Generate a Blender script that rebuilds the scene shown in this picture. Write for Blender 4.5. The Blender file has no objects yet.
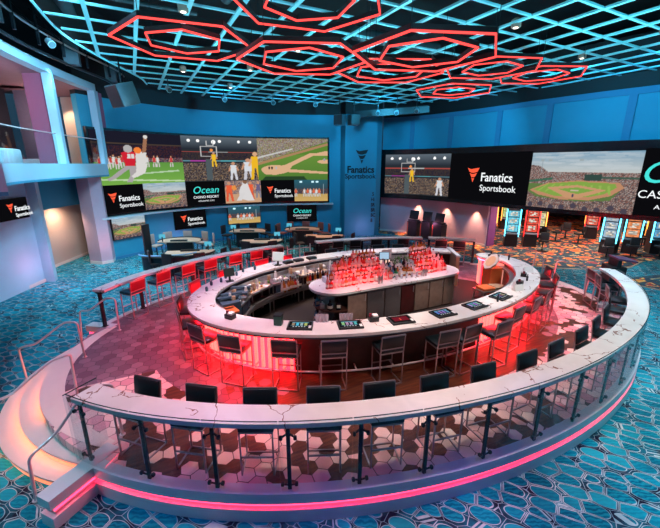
import bpy, bmesh, math, random
import numpy as np
from mathutils import Vector, Matrix
PI = math.pi
rnd = random.Random(7)
SC = bpy.context.scene
COL = SC.collection
R = math.radians

# ------------------------------------------------------------ materials
MATS = {}
def nt_new(name):
    m = bpy.data.materials.new(name); m.use_nodes = True
    t = m.node_tree; t.nodes.clear(); return m, t
def mat(name, col, rough=.5, metal=0, var=.12, scale=6, emit=None, es=0, spec=.5, bump=0):
    if name in MATS: return MATS[name]
    m, t = nt_new(name); N = t.nodes; K = t.links
    out = N.new('ShaderNodeOutputMaterial'); b = N.new('ShaderNodeBsdfPrincipled'); K.new(b.outputs[0], out.inputs[0])
    tc = N.new('ShaderNodeTexCoord'); no = N.new('ShaderNodeTexNoise'); no.inputs['Scale'].default_value = scale; no.inputs['Detail'].default_value = 3
    K.new(tc.outputs['Object'], no.inputs['Vector'])
    mx = N.new('ShaderNodeMix'); mx.data_type = 'RGBA'; K.new(no.outputs['Fac'], mx.inputs[0])
    mx.inputs[6].default_value = tuple(c*(1-var) for c in col)+(1,); mx.inputs[7].default_value = tuple(min(1, c*(1+var)) for c in col)+(1,)
    K.new(mx.outputs[2], b.inputs['Base Color'])
    b.inputs['Roughness'].default_value = rough; b.inputs['Metallic'].default_value = metal
    b.inputs['Specular IOR Level'].default_value = spec
    if emit: b.inputs['Emission Color'].default_value = tuple(emit)+(1,); b.inputs['Emission Strength'].default_value = es
    if bump:
        bp = N.new('ShaderNodeBump'); bp.inputs['Strength'].default_value = bump; K.new(no.outputs['Fac'], bp.inputs['Height']); K.new(bp.outputs[0], b.inputs['Normal'])
    MATS[name] = m; return m
def emat(name, col, s):
    if name in MATS: return MATS[name]
    m, t = nt_new(name); N = t.nodes
    out = N.new('ShaderNodeOutputMaterial'); e = N.new('ShaderNodeEmission'); e.inputs[0].default_value = tuple(col)+(1,); e.inputs[1].default_value = s
    t.links.new(e.outputs[0], out.inputs[0]); MATS[name] = m; return m
def glassmat(name, tint, fac=.9, rough=.02):
    m, t = nt_new(name); N = t.nodes; K = t.links
    out = N.new('ShaderNodeOutputMaterial'); tr = N.new('ShaderNodeBsdfTransparent'); tr.inputs[0].default_value = tuple(tint)+(1,)
    gl = N.new('ShaderNodeBsdfGlossy'); gl.inputs['Roughness'].default_value = rough
    lw = N.new('ShaderNodeLayerWeight'); lw.inputs['Blend'].default_value = .5
    pw = N.new('ShaderNodeMath'); pw.operation = 'POWER'; pw.inputs[1].default_value = 4; K.new(lw.outputs['Facing'], pw.inputs[0])
    mu = N.new('ShaderNodeMath'); mu.operation = 'MULTIPLY_ADD'; mu.inputs[1].default_value = fac*.5; mu.inputs[2].default_value = .018; K.new(pw.outputs[0], mu.inputs[0])
    mx = N.new('ShaderNodeMixShader'); K.new(mu.outputs[0], mx.inputs[0]); K.new(tr.outputs[0], mx.inputs[1]); K.new(gl.outputs[0], mx.inputs[2]); K.new(mx.outputs[0], out.inputs[0])
    MATS[name] = m; return m
def bottlemat(name, col, tr=.45):
    m, t = nt_new(name); N = t.nodes; K = t.links
    out = N.new('ShaderNodeOutputMaterial'); a = N.new('ShaderNodeBsdfTransparent'); a.inputs[0].default_value = tuple(min(1, c*1.1+.05) for c in col)+(1,)
    b = N.new('ShaderNodeBsdfPrincipled'); b.inputs['Base Color'].default_value = tuple(col)+(1,); b.inputs['Roughness'].default_value = .12
    d = N.new('ShaderNodeBsdfTranslucent'); d.inputs[0].default_value = tuple(col)+(1,)
    m1 = N.new('ShaderNodeMixShader'); m1.inputs[0].default_value = .45; K.new(b.outputs[0], m1.inputs[1]); K.new(d.outputs[0], m1.inputs[2])
    mx = N.new('ShaderNodeMixShader'); mx.inputs[0].default_value = 1-tr; K.new(a.outputs[0], mx.inputs[1]); K.new(m1.outputs[0], mx.inputs[2]); K.new(mx.outputs[0], out.inputs[0])
    MATS[name] = m; return m
def vcolmat(name, strength):
    m, t = nt_new(name); N = t.nodes; K = t.links
    out = N.new('ShaderNodeOutputMaterial'); e = N.new('ShaderNodeEmission'); a = N.new('ShaderNodeAttribute'); a.attribute_name = 'Col'
    K.new(a.outputs['Color'], e.inputs[0]); e.inputs[1].default_value = strength; K.new(e.outputs[0], out.inputs[0]); MATS[name] = m; return m
def nmath(t, op, a, b=None):
    n = t.nodes.new('ShaderNodeMath'); n.operation = op
    for i, v in enumerate((a, b)):
        if v is None: continue
        if isinstance(v, (int, float)): n.inputs[i].default_value = v
        else: t.links.new(v, n.inputs[i])
    return n.outputs[0]
def nmix(t, f, a, b):
    n = t.nodes.new('ShaderNodeMix'); n.data_type = 'RGBA'
    for i, v in ((0, f), (6, a), (7, b)):
        if isinstance(v, (int, float)): n.inputs[i].default_value = v
        elif isinstance(v, tuple): n.inputs[i].default_value = v+(1,)
        else: t.links.new(v, n.inputs[i])
    return n.outputs[2]
def ramp(t, f, st, interp='LINEAR'):
    n = t.nodes.new('ShaderNodeValToRGB'); cr = n.color_ramp; cr.interpolation = interp
    while len(cr.elements) < len(st): cr.elements.new(.5)
    for e, (p, c) in zip(cr.elements, st): e.position = p; e.color = tuple(c)+(1,)
    t.links.new(f, n.inputs[0]); return n.outputs[0]
def vor(t, vec, scale, feat='F1', rand=1):
    n = t.nodes.new('ShaderNodeTexVoronoi'); n.feature = feat; n.inputs['Scale'].default_value = scale; n.inputs['Randomness'].default_value = rand
    t.links.new(vec, n.inputs['Vector']); return n
def noise(t, vec, scale, detail=2, dist=0):
    n = t.nodes.new('ShaderNodeTexNoise'); n.inputs['Scale'].default_value = scale; n.inputs['Detail'].default_value = detail; n.inputs['Distortion'].default_value = dist
    t.links.new(vec, n.inputs['Vector']); return n.outputs['Fac']
def mapping(t, vec, rot=0, sc=(1, 1, 1)):
    n = t.nodes.new('ShaderNodeMapping'); n.inputs['Rotation'].default_value = (0, 0, rot); n.inputs['Scale'].default_value = sc
    t.links.new(vec, n.inputs['Vector']); return n.outputs[0]

def carpet_teal():
    m, t = nt_new('teal_cell_carpet'); N = t.nodes; K = t.links
    out = N.new('ShaderNodeOutputMaterial'); b = N.new('ShaderNodeBsdfPrincipled'); K.new(b.outputs[0], out.inputs[0])
    tc = N.new('ShaderNodeTexCoord')
    v = mapping(t, mapping(t, tc.outputs['Object'], R(28)), 0, (2.9, 4.9, 1))
    edge = vor(t, v, 1, 'DISTANCE_TO_EDGE', .5).outputs['Distance']
    cell = vor(t, v, 1, 'F1', .5)
    w = N.new('ShaderNodeTexWave'); w.wave_type = 'RINGS'; w.inputs['Scale'].default_value = 5; w.inputs['Distortion'].default_value = 6; w.inputs['Detail Scale'].default_value = 2; K.new(tc.outputs['Object'], w.inputs['Vector'])
    sep = N.new('ShaderNodeSeparateColor'); K.new(cell.outputs['Color'], sep.inputs[0])
    base = ramp(t, sep.outputs[0], [(0, (.0, .1, .16)), (.4, (.0, .16, .24)), (.75, (.004, .23, .31)), (1, (.015, .32, .38))])
    base = nmix(t, nmath(t, 'MULTIPLY', w.outputs['Fac'], .5), base, (.01, .4, .46))
    n1 = noise(t, tc.outputs['Object'], .8, 3)
    dark = ramp(t, n1, [(.32, (.5, .5, .55)), (.6, (1, 1, 1))])
    mu = N.new('ShaderNodeMix'); mu.data_type = 'RGBA'; mu.blend_type = 'MULTIPLY'; mu.inputs[0].default_value = 1; K.new(base, mu.inputs[6]); K.new(dark, mu.inputs[7])
    d = nmath(t, 'MINIMUM', nmath(t, 'SUBTRACT', .6, cell.outputs['Distance']), nmath(t, 'SUBTRACT', edge, .04))
    n2 = noise(t, tc.outputs['Object'], 3.5, 2)
    c = nmix(t, nmath(t, 'LESS_THAN', d, 0), mu.outputs[2], ramp(t, n2, [(.4, (.01, .012, .03)), (.62, (.01, .13, .18))]))
    lc = ramp(t, n2, [(.35, (.16, .3, .34)), (.6, (.42, .52, .52))])
    c = nmix(t, nmath(t, 'LESS_THAN', nmath(t, 'ABSOLUTE', nmath(t, 'SUBTRACT', d, .012)), .016), c, lc)
    c = nmix(t, nmath(t, 'LESS_THAN', edge, .012), c, lc)
    K.new(c, b.inputs['Base Color']); b.inputs['Roughness'].default_value = .9; b.inputs['Specular IOR Level'].default_value = .1
    return m
def carpet_orange():
    m, t = nt_new('orange_blob_carpet'); N = t.nodes; K = t.links
    out = N.new('ShaderNodeOutputMaterial'); b = N.new('ShaderNodeBsdfPrincipled'); K.new(b.outputs[0], out.inputs[0])
    tc = N.new('ShaderNodeTexCoord'); v = mapping(t, tc.outputs['Object'], R(-20), (1.25, 1.7, 1))
    cell = vor(t, v, 1, 'F1', .9); edge = vor(t, v, 1, 'DISTANCE_TO_EDGE', .9).outputs['Distance']
    sep = N.new('ShaderNodeSeparateColor'); K.new(cell.outputs['Color'], sep.inputs[0])
    base = ramp(t, sep.outputs[0], [(0, (.8, .12, .01)), (.3, (.75, .06, .01)), (.5, (.01, .12, .16)), (.68, (.8, .2, .02)), (.85, (.5, .02, .02))], 'CONSTANT')
    c = nmix(t, nmath(t, 'LESS_THAN', edge, .1), base, (.012, .03, .05))
    ring = nmath(t, 'LESS_THAN', nmath(t, 'ABSOLUTE', nmath(t, 'SUBTRACT', edge, .17)), .025)
    c = nmix(t, ring, c, (.9, .5, .12))
    n2 = noise(t, v, 2.2, 2, 1); c = nmix(t, nmath(t, 'LESS_THAN', n2, .46), c, (.012, .06, .08))
    K.new(c, b.inputs['Base Color']); b.inputs['Roughness'].default_value = .9; return m
def hexfloor():
    m, t = nt_new('hex_tile_floor'); N = t.nodes; K = t.links
    out = N.new('ShaderNodeOutputMaterial'); b = N.new('ShaderNodeBsdfPrincipled'); K.new(b.outputs[0], out.inputs[0])
    tc = N.new('ShaderNodeTexCoord'); S = 1/.24
    def vm(op, a, bb=None):
        n = N.new('ShaderNodeVectorMath'); n.operation = op
        for i, v in enumerate((a, bb)):
            if v is None: continue
            if isinstance(v, tuple): n.inputs[i].default_value = v
            else: K.new(v, n.inputs[i])
        return n
    p = vm('ADD', mapping(t, tc.outputs['Object'], R(4), (S, S, 0)), (100, 100*1.7320508, 0)).outputs[0]
    r = (1, 1.7320508, 1); h = (.5, .8660254, .5)
    a = vm('SUBTRACT', vm('MODULO', p, r).outputs[0], h).outputs[0]
    c = vm('SUBTRACT', vm('MODULO', vm('SUBTRACT', p, h).outputs[0], r).outputs[0], h).outputs[0]
    fl = (1, 1, 0)
    a = vm('MULTIPLY', a, fl).outputs[0]; c = vm('MULTIPLY', c, fl).outputs[0]
    la = vm('LENGTH', a).outputs['Value']; lc = vm('LENGTH', c).outputs['Value']
    sel = nmath(t, 'LESS_THAN', la, lc)
    mv = N.new('ShaderNodeMix'); mv.data_type = 'VECTOR'; K.new(sel, mv.inputs[0]); K.new(c, mv.inputs[4]); K.new(a, mv.inputs[5]); gv = mv.outputs[1]
    idv = vm('SUBTRACT', p, gv).outputs[0]
    ab = vm('ABSOLUTE', gv).outputs[0]; d1 = vm('DOT_PRODUCT', ab, (.5, .8660254, 0)).outputs['Value']
    sx = N.new('ShaderNodeSeparateXYZ'); K.new(ab, sx.inputs[0]); d = nmath(t, 'MAXIMUM', d1, sx.outputs[0])
    wn = N.new('ShaderNodeTexWhiteNoise'); wn.noise_dimensions = '2D'
    K.new(vm('SNAP', vm('ADD', vm('MULTIPLY', idv, (2, 1.1547005, 0)).outputs[0], (.5, .5, 0)).outputs[0], (1, 1, 1)).outputs[0], wn.inputs['Vector']); rv = wn.outputs['Value']
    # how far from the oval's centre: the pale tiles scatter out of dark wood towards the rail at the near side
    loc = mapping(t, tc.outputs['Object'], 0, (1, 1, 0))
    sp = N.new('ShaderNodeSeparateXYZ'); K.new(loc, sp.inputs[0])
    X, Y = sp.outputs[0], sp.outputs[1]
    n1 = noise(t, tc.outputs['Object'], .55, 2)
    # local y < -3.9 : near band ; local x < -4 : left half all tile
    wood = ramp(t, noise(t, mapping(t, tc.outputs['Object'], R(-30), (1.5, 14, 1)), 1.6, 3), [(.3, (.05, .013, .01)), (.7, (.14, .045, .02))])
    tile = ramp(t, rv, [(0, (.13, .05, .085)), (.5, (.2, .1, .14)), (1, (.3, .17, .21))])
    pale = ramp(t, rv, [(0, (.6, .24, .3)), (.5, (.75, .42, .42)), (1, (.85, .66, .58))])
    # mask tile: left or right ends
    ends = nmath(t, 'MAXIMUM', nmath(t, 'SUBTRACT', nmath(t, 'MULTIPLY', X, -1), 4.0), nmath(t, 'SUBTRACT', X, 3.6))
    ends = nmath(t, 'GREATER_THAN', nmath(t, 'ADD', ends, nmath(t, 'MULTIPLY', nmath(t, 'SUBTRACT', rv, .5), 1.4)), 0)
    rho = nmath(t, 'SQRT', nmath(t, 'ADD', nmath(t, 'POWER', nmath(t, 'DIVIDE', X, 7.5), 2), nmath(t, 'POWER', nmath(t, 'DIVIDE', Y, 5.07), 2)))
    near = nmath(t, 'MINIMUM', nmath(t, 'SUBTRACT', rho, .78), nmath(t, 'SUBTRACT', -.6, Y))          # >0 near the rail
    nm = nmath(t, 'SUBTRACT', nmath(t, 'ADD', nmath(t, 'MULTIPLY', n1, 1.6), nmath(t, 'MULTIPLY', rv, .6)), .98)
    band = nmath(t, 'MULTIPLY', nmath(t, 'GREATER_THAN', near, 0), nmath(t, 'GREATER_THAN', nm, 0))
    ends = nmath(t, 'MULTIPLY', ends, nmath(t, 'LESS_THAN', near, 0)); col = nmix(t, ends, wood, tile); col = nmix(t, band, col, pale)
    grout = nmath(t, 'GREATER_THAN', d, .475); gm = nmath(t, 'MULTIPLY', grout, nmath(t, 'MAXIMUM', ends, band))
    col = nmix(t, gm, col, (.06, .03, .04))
    K.new(col, b.inputs['Base Color']); b.inputs['Roughness'].default_value = .32; b.inputs['Specular IOR Level'].default_value = .4
    return m
def marble(name, base=(.82, .78, .76)):
    m, t = nt_new(name); N = t.nodes; K = t.links
    out = N.new('ShaderNodeOutputMaterial'); b = N.new('ShaderNodeBsdfPrincipled'); K.new(b.outputs[0], out.inputs[0])
    tc = N.new('ShaderNodeTexCoord'); v = mapping(t, tc.outputs['Object'], R(35), (1, 1, 1))
    wn = N.new('ShaderNodeTexNoise'); wn.inputs['Scale'].default_value = 2.2; wn.inputs['Detail'].default_value = 4; K.new(v, wn.inputs['Vector'])
    va = N.new('ShaderNodeVectorMath'); va.operation = 'MULTIPLY_ADD'; va.inputs[1].default_value = (.9, .9, .9); K.new(wn.outputs['Color'], va.inputs[0]); K.new(v, va.inputs[2])
    e = vor(t, va.outputs[0], .95, 'DISTANCE_TO_EDGE').outputs['Distance']
    brk = nmath(t, 'GREATER_THAN', noise(t, v, 1.3, 2), .47)
    ln = nmath(t, 'MULTIPLY', nmath(t, 'LESS_THAN', e, .008), brk)
    soft = ramp(t, noise(t, v, 1.5, 4, 1), [(.35, tuple(c*.9 for c in base)), (.6, base)])
    K.new(nmix(t, ln, soft, (.3, .16, .13)), b.inputs['Base Color']); b.inputs['Roughness'].default_value = .22
    return m

M_CARPET = carpet_teal(); M_ORANGE = carpet_orange(); M_HEX = hexfloor(); M_MARBLE = marble('veined_marble')
M_WALL = mat('blue_painted_wall', (.025, .29, .42), .7, var=.05, scale=2)
M_WALLD = mat('blue_wall_recess', (.035, .2, .34), .7, var=.05)
M_LAV = mat('lavender_wall', (.3, .3, .46), .7)
M_LEFT = mat('pale_grey_blue_paint', (.36, .58, .68), .7, var=.05, scale=2)
M_BEIGE = mat('beige_textured_wall', (.55, .42, .36), .8, var=.15, scale=40)
M_MAUVE = mat('mauve_fabric_panel', (.3, .1, .17), .8, var=.2, scale=60)
M_BLACK = mat('black_paint', (.006, .008, .01), .7)
M_DARKM = mat('dark_metal', (.03, .04, .05), .35, .7)
M_CHROME = mat('brushed_steel_tube', (.75, .64, .66), .28, .5)
M_STEEL = mat('stainless_steel', (.5, .48, .48), .3, .9, scale=20)
M_STOOLF = mat('pewter_stool_frame', (.4, .34, .37), .28, .75)
M_LEATH = mat('black_teal_leather', (.006, .014, .018), .3, spec=.6, bump=.05, scale=40)
M_RGLOW_STRAW = mat('red_leather', (.24, .01, .03), .4, spec=.5, bump=.05, scale=40)  # black leather with the red LED glow put into its colour; also red straws
M_CREAM = mat('cream_solid_surface', (.75, .62, .56), .45, var=.04)
M_WHITE = mat('white_solid_surface', (.58, .6, .62), .4, var=.03)
M_WOOD = mat('dark_walnut_panel', (.07, .025, .018), .4, var=.4, scale=5)
M_WOODG = mat('grey_oak_cabinet', (.3, .19, .15), .45, var=.3, scale=9)
M_WOODR = mat('oxblood_panel', (.09, .015, .015), .4, var=.3)
M_TAN = mat('tan_wood', (.5, .32, .2), .5, var=.2)
M_GRID = mat('cyan_painted_strip', (.25, .75, .85), .6, var=.04)
M_SCRB = mat('screen_black', (.004, .004, .005), .25)
M_RED_LED = emat('red_led_tube', (1, .055, .05), 1.9)
M_PINK_LED = emat('pink_led_strip', (1, .02, .06), 7)
M_PEACH_LED = emat('peach_led_strip', (1, .24, .07), 16)
M_RISER = mat('backlit_peach_riser', (.8, .5, .38), .5, emit=(1, .22, .07), es=.95)  # cream riser with the nosing strip's peach glow put in as emission
M_HOT_LED = emat('red_bar_led', (1, .006, .015), 150)
M_WHITE_LED = emat('white_lamp', (1, .9, .8), 20)
M_CYAN_LED = emat('cyan_led', (.1, .7, 1), 4)
M_PIC = vcolmat('lit_screen_picture', .85)
M_TXTW = emat('lit_white_letters', (.75, .78, .8), 1.0)
M_TXTR = emat('lit_red_letters', (.85, .09, .04), 1.0)
M_TXTC = emat('lit_aqua_letters', (.05, .6, .55), 1.0)
M_TXTK = mat('black_lettering', (.004, .005, .008), .6)
M_GLASS = glassmat('clear_guard_glass', (.9, .95, .96), 1.0)
M_GEDGE = mat('dark_glass_edge', (.02, .05, .05), .2)
M_FABG = mat('grey_brown_chair_fabric', (.42, .32, .28), .7)
M_FELT = mat('tan_gaming_felt', (.6, .38, .28), .8, var=.15, scale=12)
M_TEALF = mat('teal_upholstery', (.01, .12, .15), .5)
M_PLAST = mat('black_plastic', (.012, .012, .015), .4)
M_BINB = mat('slate_blue_bin', (.06, .11, .16), .4)
M_ORNG = mat('orange_plastic', (.75, .16, .04), .5)
M_PAPER = mat('white_paper', (.8, .8, .78), .7, var=.02)
M_RUBBER = mat('dark_rubber_mat', (.014, .007, .005), .8)

# ------------------------------------------------------------ mesh builder
class MB:
    def __init__(s): s.v = []; s.f = []; s.m = []; s.sm = []
    def add(s, vs, fs, mi=0, smooth=False):
        o = len(s.v); s.v += [tuple(p) for p in vs]
        for f in fs: s.f.append(tuple(i+o for i in f)); s.m.append(mi); s.sm.append(smooth)
        return s
    def box(s, c, d, mi=0, rz=0, M=None):
        x, y, z = d[0]/2, d[1]/2, d[2]/2; cr, sr = math.cos(rz), math.sin(rz); vs = []
        for k in (-1, 1):
            for a, b in ((-1, -1), (1, -1), (1, 1), (-1, 1)):
                px, py = a*x, b*y; vs.append((c[0]+px*cr-py*sr, c[1]+px*sr+py*cr, c[2]+k*z))
        if M: vs = [tuple(M @ Vector(v)) for v in vs]
        return s.add(vs, [(3, 2, 1, 0), (4, 5, 6, 7), (0, 1, 5, 4), (1, 2, 6, 5), (2, 3, 7, 6), (3, 0, 4, 7)], mi)
    def rbox(s, c, d, r=.02, mi=0, rz=0, M=None, seg=2):
        bm = bmesh.new(); bmesh.ops.create_cube(bm, size=1)
        for v in bm.verts: v.co = Vector((v.co.x*d[0], v.co.y*d[1], v.co.z*d[2]))
        bmesh.ops.bevel(bm, geom=bm.edges[:], offset=min(r, min(d)*.45), segments=seg, affect='EDGES', profile=.5)
        T = Matrix.Translation(c) @ Matrix.Rotation(rz, 4, 'Z')
        if M: T = M @ T
        bm.verts.index_update(); vs = [tuple(T @ v.co) for v in bm.verts]; fs = [tuple(v.index for v in f.verts) for f in bm.faces]; bm.free()
        return s.add(vs, fs, mi, True)
    def bar(s, a, b, w, h=None, mi=0):
        a, b = Vector(a), Vector(b); h = h or w; d = (b-a); L = d.length; d.normalize()
        up = Vector((0, 0, 1)) if abs(d.z) < .95 else Vector((0, 1, 0))
        x = d.cross(up).normalized(); y = x.cross(d).normalized(); vs = []
        for p in (a, b):
            for i, j in ((-1, -1), (1, -1), (1, 1), (-1, 1)): vs.append(p+x*(i*w/2)+y*(j*h/2))
        return s.add(vs, [(0, 1, 2, 3), (7, 6, 5, 4), (0, 4, 5, 1), (1, 5, 6, 2), (2, 6, 7, 3), (3, 7, 4, 0)], mi)
    def tube(s, pts, r, n=8, mi=0, closed=False, cap=True):
        P = [Vector(p) for p in pts]; m = len(P); vs = []; fs = []; prev = None
        for i in range(m):
            if closed: d = P[(i+1) % m]-P[i-1]
            else: d = P[min(i+1, m-1)]-P[max(i-1, 0)]
            d.normalize()
            if prev is None:
                up = Vector((0, 0, 1)) if abs(d.z) < .9 else Vector((1, 0, 0)); x = d.cross(up).normalized()
            else: x = (prev-d*prev.dot(d)).normalized()
            prev = x; y = d.cross(x); rr = r[i] if isinstance(r, (list, tuple)) else r
            for k in range(n): a = 2*PI*k/n; vs.append(P[i]+x*(rr*math.cos(a))+y*(rr*math.sin(a)))
        for i in range(m if closed else m-1):
            j = (i+1) % m
            for k in range(n): k2 = (k+1) % n; fs.append((i*n+k, i*n+k2, j*n+k2, j*n+k))
        if cap and not closed: fs.append(tuple(range(n))[::-1]); fs.append(tuple((m-1)*n+k for k in range(n)))
        return s.add(vs, fs, mi, True)
    def cyl(s, c, r, h, n=16, mi=0, r2=None):
        r2 = r if r2 is None else r2; vs = []
        for z, q in ((0, r), (h, r2)):
            for k in range(n): a = 2*PI*k/n; vs.append((c[0]+q*math.cos(a), c[1]+q*math.sin(a), c[2]+z))
        fs = [(k, (k+1) % n, n+(k+1) % n, n+k) for k in range(n)]
        s.add(vs, fs, mi, True); return s.add(vs, [tuple(range(n))[::-1], tuple(range(n, 2*n))], mi)
    def lathe(s, prof, c=(0, 0, 0), n=12, mi=0):
        vs = []; fs = []
        for r, z in prof:
            for k in range(n): a = 2*PI*k/n; vs.append((c[0]+r*math.cos(a), c[1]+r*math.sin(a), c[2]+z))
        for i in range(len(prof)-1):
            for k in range(n): fs.append((i*n+k, i*n+(k+1) % n, (i+1)*n+(k+1) % n, (i+1)*n+k))
        fs.append(tuple(range(n))[::-1]); fs.append(tuple((len(prof)-1)*n+k for k in range(n)))
        return s.add(vs, fs, mi, True)
    def prism(s, poly, z0, z1, mi=0, mside=None):
        n = len(poly); vs = [(x, y, z0) for x, y in poly]+[(x, y, z1) for x, y in poly]
        s.add(vs, [tuple(range(n))[::-1], tuple(range(n, 2*n))], mi)
        return s.add(vs, [(k, (k+1) % n, n+(k+1) % n, n+k) for k in range(n)], mi if mside is None else mside)
    def strip(s, A, B, z0, z1, mi=0, closed=False, mside=None):
        """solid band between plan curves A (outer) and B (inner), z0..z1"""
        n = len(A); vs = []
        for a, b in zip(A, B): vs += [(a[0], a[1], z0), (a[0], a[1], z1), (b[0], b[1], z1), (b[0], b[1], z0)]
        top = []; sd = []
        for i in range(n if closed else n-1):
            j = (i+1) % n; p, q = i*4, j*4
            top += [(p+1, p+2, q+2, q+1)]; sd += [(p, p+1, q+1, q), (p+2, p+3, q+3, q+2), (p+3, p, q, q+3)]
        if not closed: sd += [(0, 3, 2, 1), ((n-1)*4, (n-1)*4+1, (n-1)*4+2, (n-1)*4+3)]
        s.add(vs, top, mi); return s.add(vs, sd, mi if mside is None else mside)
    def wallc(s, A, z0, z1, th, mi=0):
        B = offc(A, -th); return s.strip(A, B, z0, z1, mi)
    def build(s, name, mats, parent=None, loc=None, rot=None):
        me = bpy.data.meshes.new(name); me.from_pydata(s.v, [], s.f)
        if not isinstance(mats, (list, tuple)): mats = [mats]
        for m in mats: me.materials.append(m)
        me.polygons.foreach_set('material_index', s.m); me.polygons.foreach_set('use_smooth', s.sm)
        bm = bmesh.new(); bm.from_mesh(me); bmesh.ops.recalc_face_normals(bm, faces=bm.faces[:]); bm.to_mesh(me); bm.free()
        if any(s.sm):
            try: me.set_sharp_from_angle(angle=R(40))
            except Exception: pass
        me.update(); o = bpy.data.objects.new(name, me); COL.objects.link(o)
        if parent: o.parent = parent
        if loc: o.location = loc
        if rot is not None: o.rotation_euler = (0, 0, rot)
        return o
def offc(A, d):
    """offset an open plan curve to its right-hand side by d"""
    out = []; n = len(A)
    for i in range(n):
        a = A[max(i-1, 0)]; b = A[min(i+1, n-1)]; dx, dy = b[0]-a[0], b[1]-a[1]; l = math.hypot(dx, dy)
        out.append((A[i][0]+dy/l*d, A[i][1]-dx/l*d))
    return out
def tag(o, label=None, cat=None, group=None, kind=None):
    if label: o['label'] = label
    if cat: o['category'] = cat
    if group: o['group'] = group
    if kind: o['kind'] = kind
    return o
def thing(name, label, cat, loc=(0, 0, 0), rz=0, group=None):
    o = bpy.data.objects.new(name, None); COL.objects.link(o); o.location = loc; o.rotation_euler = (0, 0, rz); o.empty_display_size = .1
    return tag(o, label, cat, group)
def dup(root, loc, rz, label=None, group=None):
    def cp(o, p):
        c = o.copy(); COL.objects.link(c)
        if p: c.parent = p
        for ch in KIDS.get(o.name, o.children): cp(ch, c)
        return c
    r = cp(root, None); r.location = loc; r.rotation_euler = (0, 0, rz)
    if label: r['label'] = label
    if group: r['group'] = group
    return r
KIDS = {}
def struct(o): o['kind'] = 'structure'; return o

# ------------------------------------------------------------ plan of the oval
C0 = (1.3, 9.75); TH = R(26.2); ZP = .45
def opos(t, off=0, a=7.5, b=5.07):
    """point on the oval (t in degrees), moved outwards by off"""
    t = R(t); nx, ny = math.cos(t)/a, math.sin(t)/b; l = math.hypot(nx, ny)
    x = a*math.cos(t)+off*nx/l; y = b*math.sin(t)+off*ny/l
    return (C0[0]+x*math.cos(TH)-y*math.sin(TH), C0[1]+x*math.sin(TH)+y*math.cos(TH))
def onor(t, a=7.5, b=5.07):
    t = R(t); nx, ny = math.cos(t)/a, math.sin(t)/b; return math.atan2(ny, nx)+TH      # world angle of outward normal
CB = (1.48, 9.84)
def bpos(t, off=0): x, y = opos(t, off, 5.22, 3.2); return (x+CB[0]-C0[0], y+CB[1]-C0[1])
def bnor(t): return onor(t, 5.3, 3.2)
def arc(f, t0, t1, off, n): return [f(t0+(t1-t0)*i/n, off) for i in range(n+1)]
def loc2w(u, v): return (C0[0]+u*math.cos(TH)-v*math.sin(TH), C0[1]+u*math.sin(TH)+v*math.cos(TH))

# ------------------------------------------------------------ room walls
def cr(pts, n=10):
    P = [np.array(p, float) for p in pts]; P = [2*P[0]-P[1]]+P+[2*P[-1]-P[-2]]; o = []
    for i in range(1, len(P)-2):
        for k in range(n):
            t = k/n; a, b, c, d = P[i-1:i+3]; o.append(.5*((2*b)+(c-a)*t+(2*a-5*b+4*c-d)*t*t+(3*b-a-3*c+d)*t**3))
    o.append(P[-2]); return [(float(q[0]), float(q[1])) for q in o]
class Curve:
    def __init__(s, pts):
        s.c = cr(pts, 24); a = np.array(s.c); s.s = np.r_[0, np.cumsum(np.hypot(*np.diff(a, axis=0).T))]; s.a = a; s.L = float(s.s[-1])
    def at(s, q, off=0):
        i = int(np.clip(np.searchsorted(s.s, q)-1, 0, len(s.s)-2)); f = (q-s.s[i])/(s.s[i+1]-s.s[i]); p = s.a[i]*(1-f)+s.a[i+1]*f
        j0, j1 = max(i-1, 0), min(i+2, len(s.s)-1); d = s.a[j1]-s.a[j0]; d = d/np.hypot(*d)
        return (float(p[0]+d[1]*off), float(p[1]-d[0]*off)), math.atan2(d[1], d[0])
    def span(s, q0, q1, off=0, n=12): return [s.at(q0+(q1-q0)*i/n, off)[0] for i in range(n+1)]
WL = Curve([(-10.9, 16.9), (-9.95, 18.75), (-8.6, 20.55), (-6.8, 22.1), (-4.3, 23.3), (-2, 23.8), (.7, 24.0)])
WR = Curve([(3.3, 25.1), (5.0, 24.2), (6.65, 22.6), (8.2, 20.5), (9.5, 18.4), (11.2, 16.1), (12.8, 14.3), (14.4, 12.6), (16, 10.6)])

# floors
o = MB().add([(-30, -14, 0), (45, -14, 0), (45, 50, 0), (-30, 50, 0)], [(0, 1, 2, 3)]).build('floor', M_CARPET); struct(o)
edge = [(4.6, 23.9), (6.0, 20.5), (7.2, 18.2), (8.6, 16.8), (10.4, 15.9), (12.2, 15.7), (13.6, 15.9), (15.2, 17.0)]
ec = cr(edge, 8)
poly = ec+[(45, 24), (45, 50), (2, 50), (2, 25.4)]
struct(MB().prism(poly, .002, .012).build('floor.001', M_ORANGE))
ec2 = cr([(11.3, 14.2), (12.3, 13.2), (13.2, 11.8), (14.6, 10.6), (18, 9)], 8)
struct(MB().prism(ec2+[(22, 9), (22, 15.2), (14, 14.8), (12.6, 14.4)], .002, .012).build('floor.002', M_ORANGE))
struct(MB().strip(ec, offc(ec, .07), .002, .022).build('trim_1', M_TAN))
struct(MB().strip(ec2, offc(ec2, .07), .002, .022).build('trim_2', M_TAN))

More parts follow.
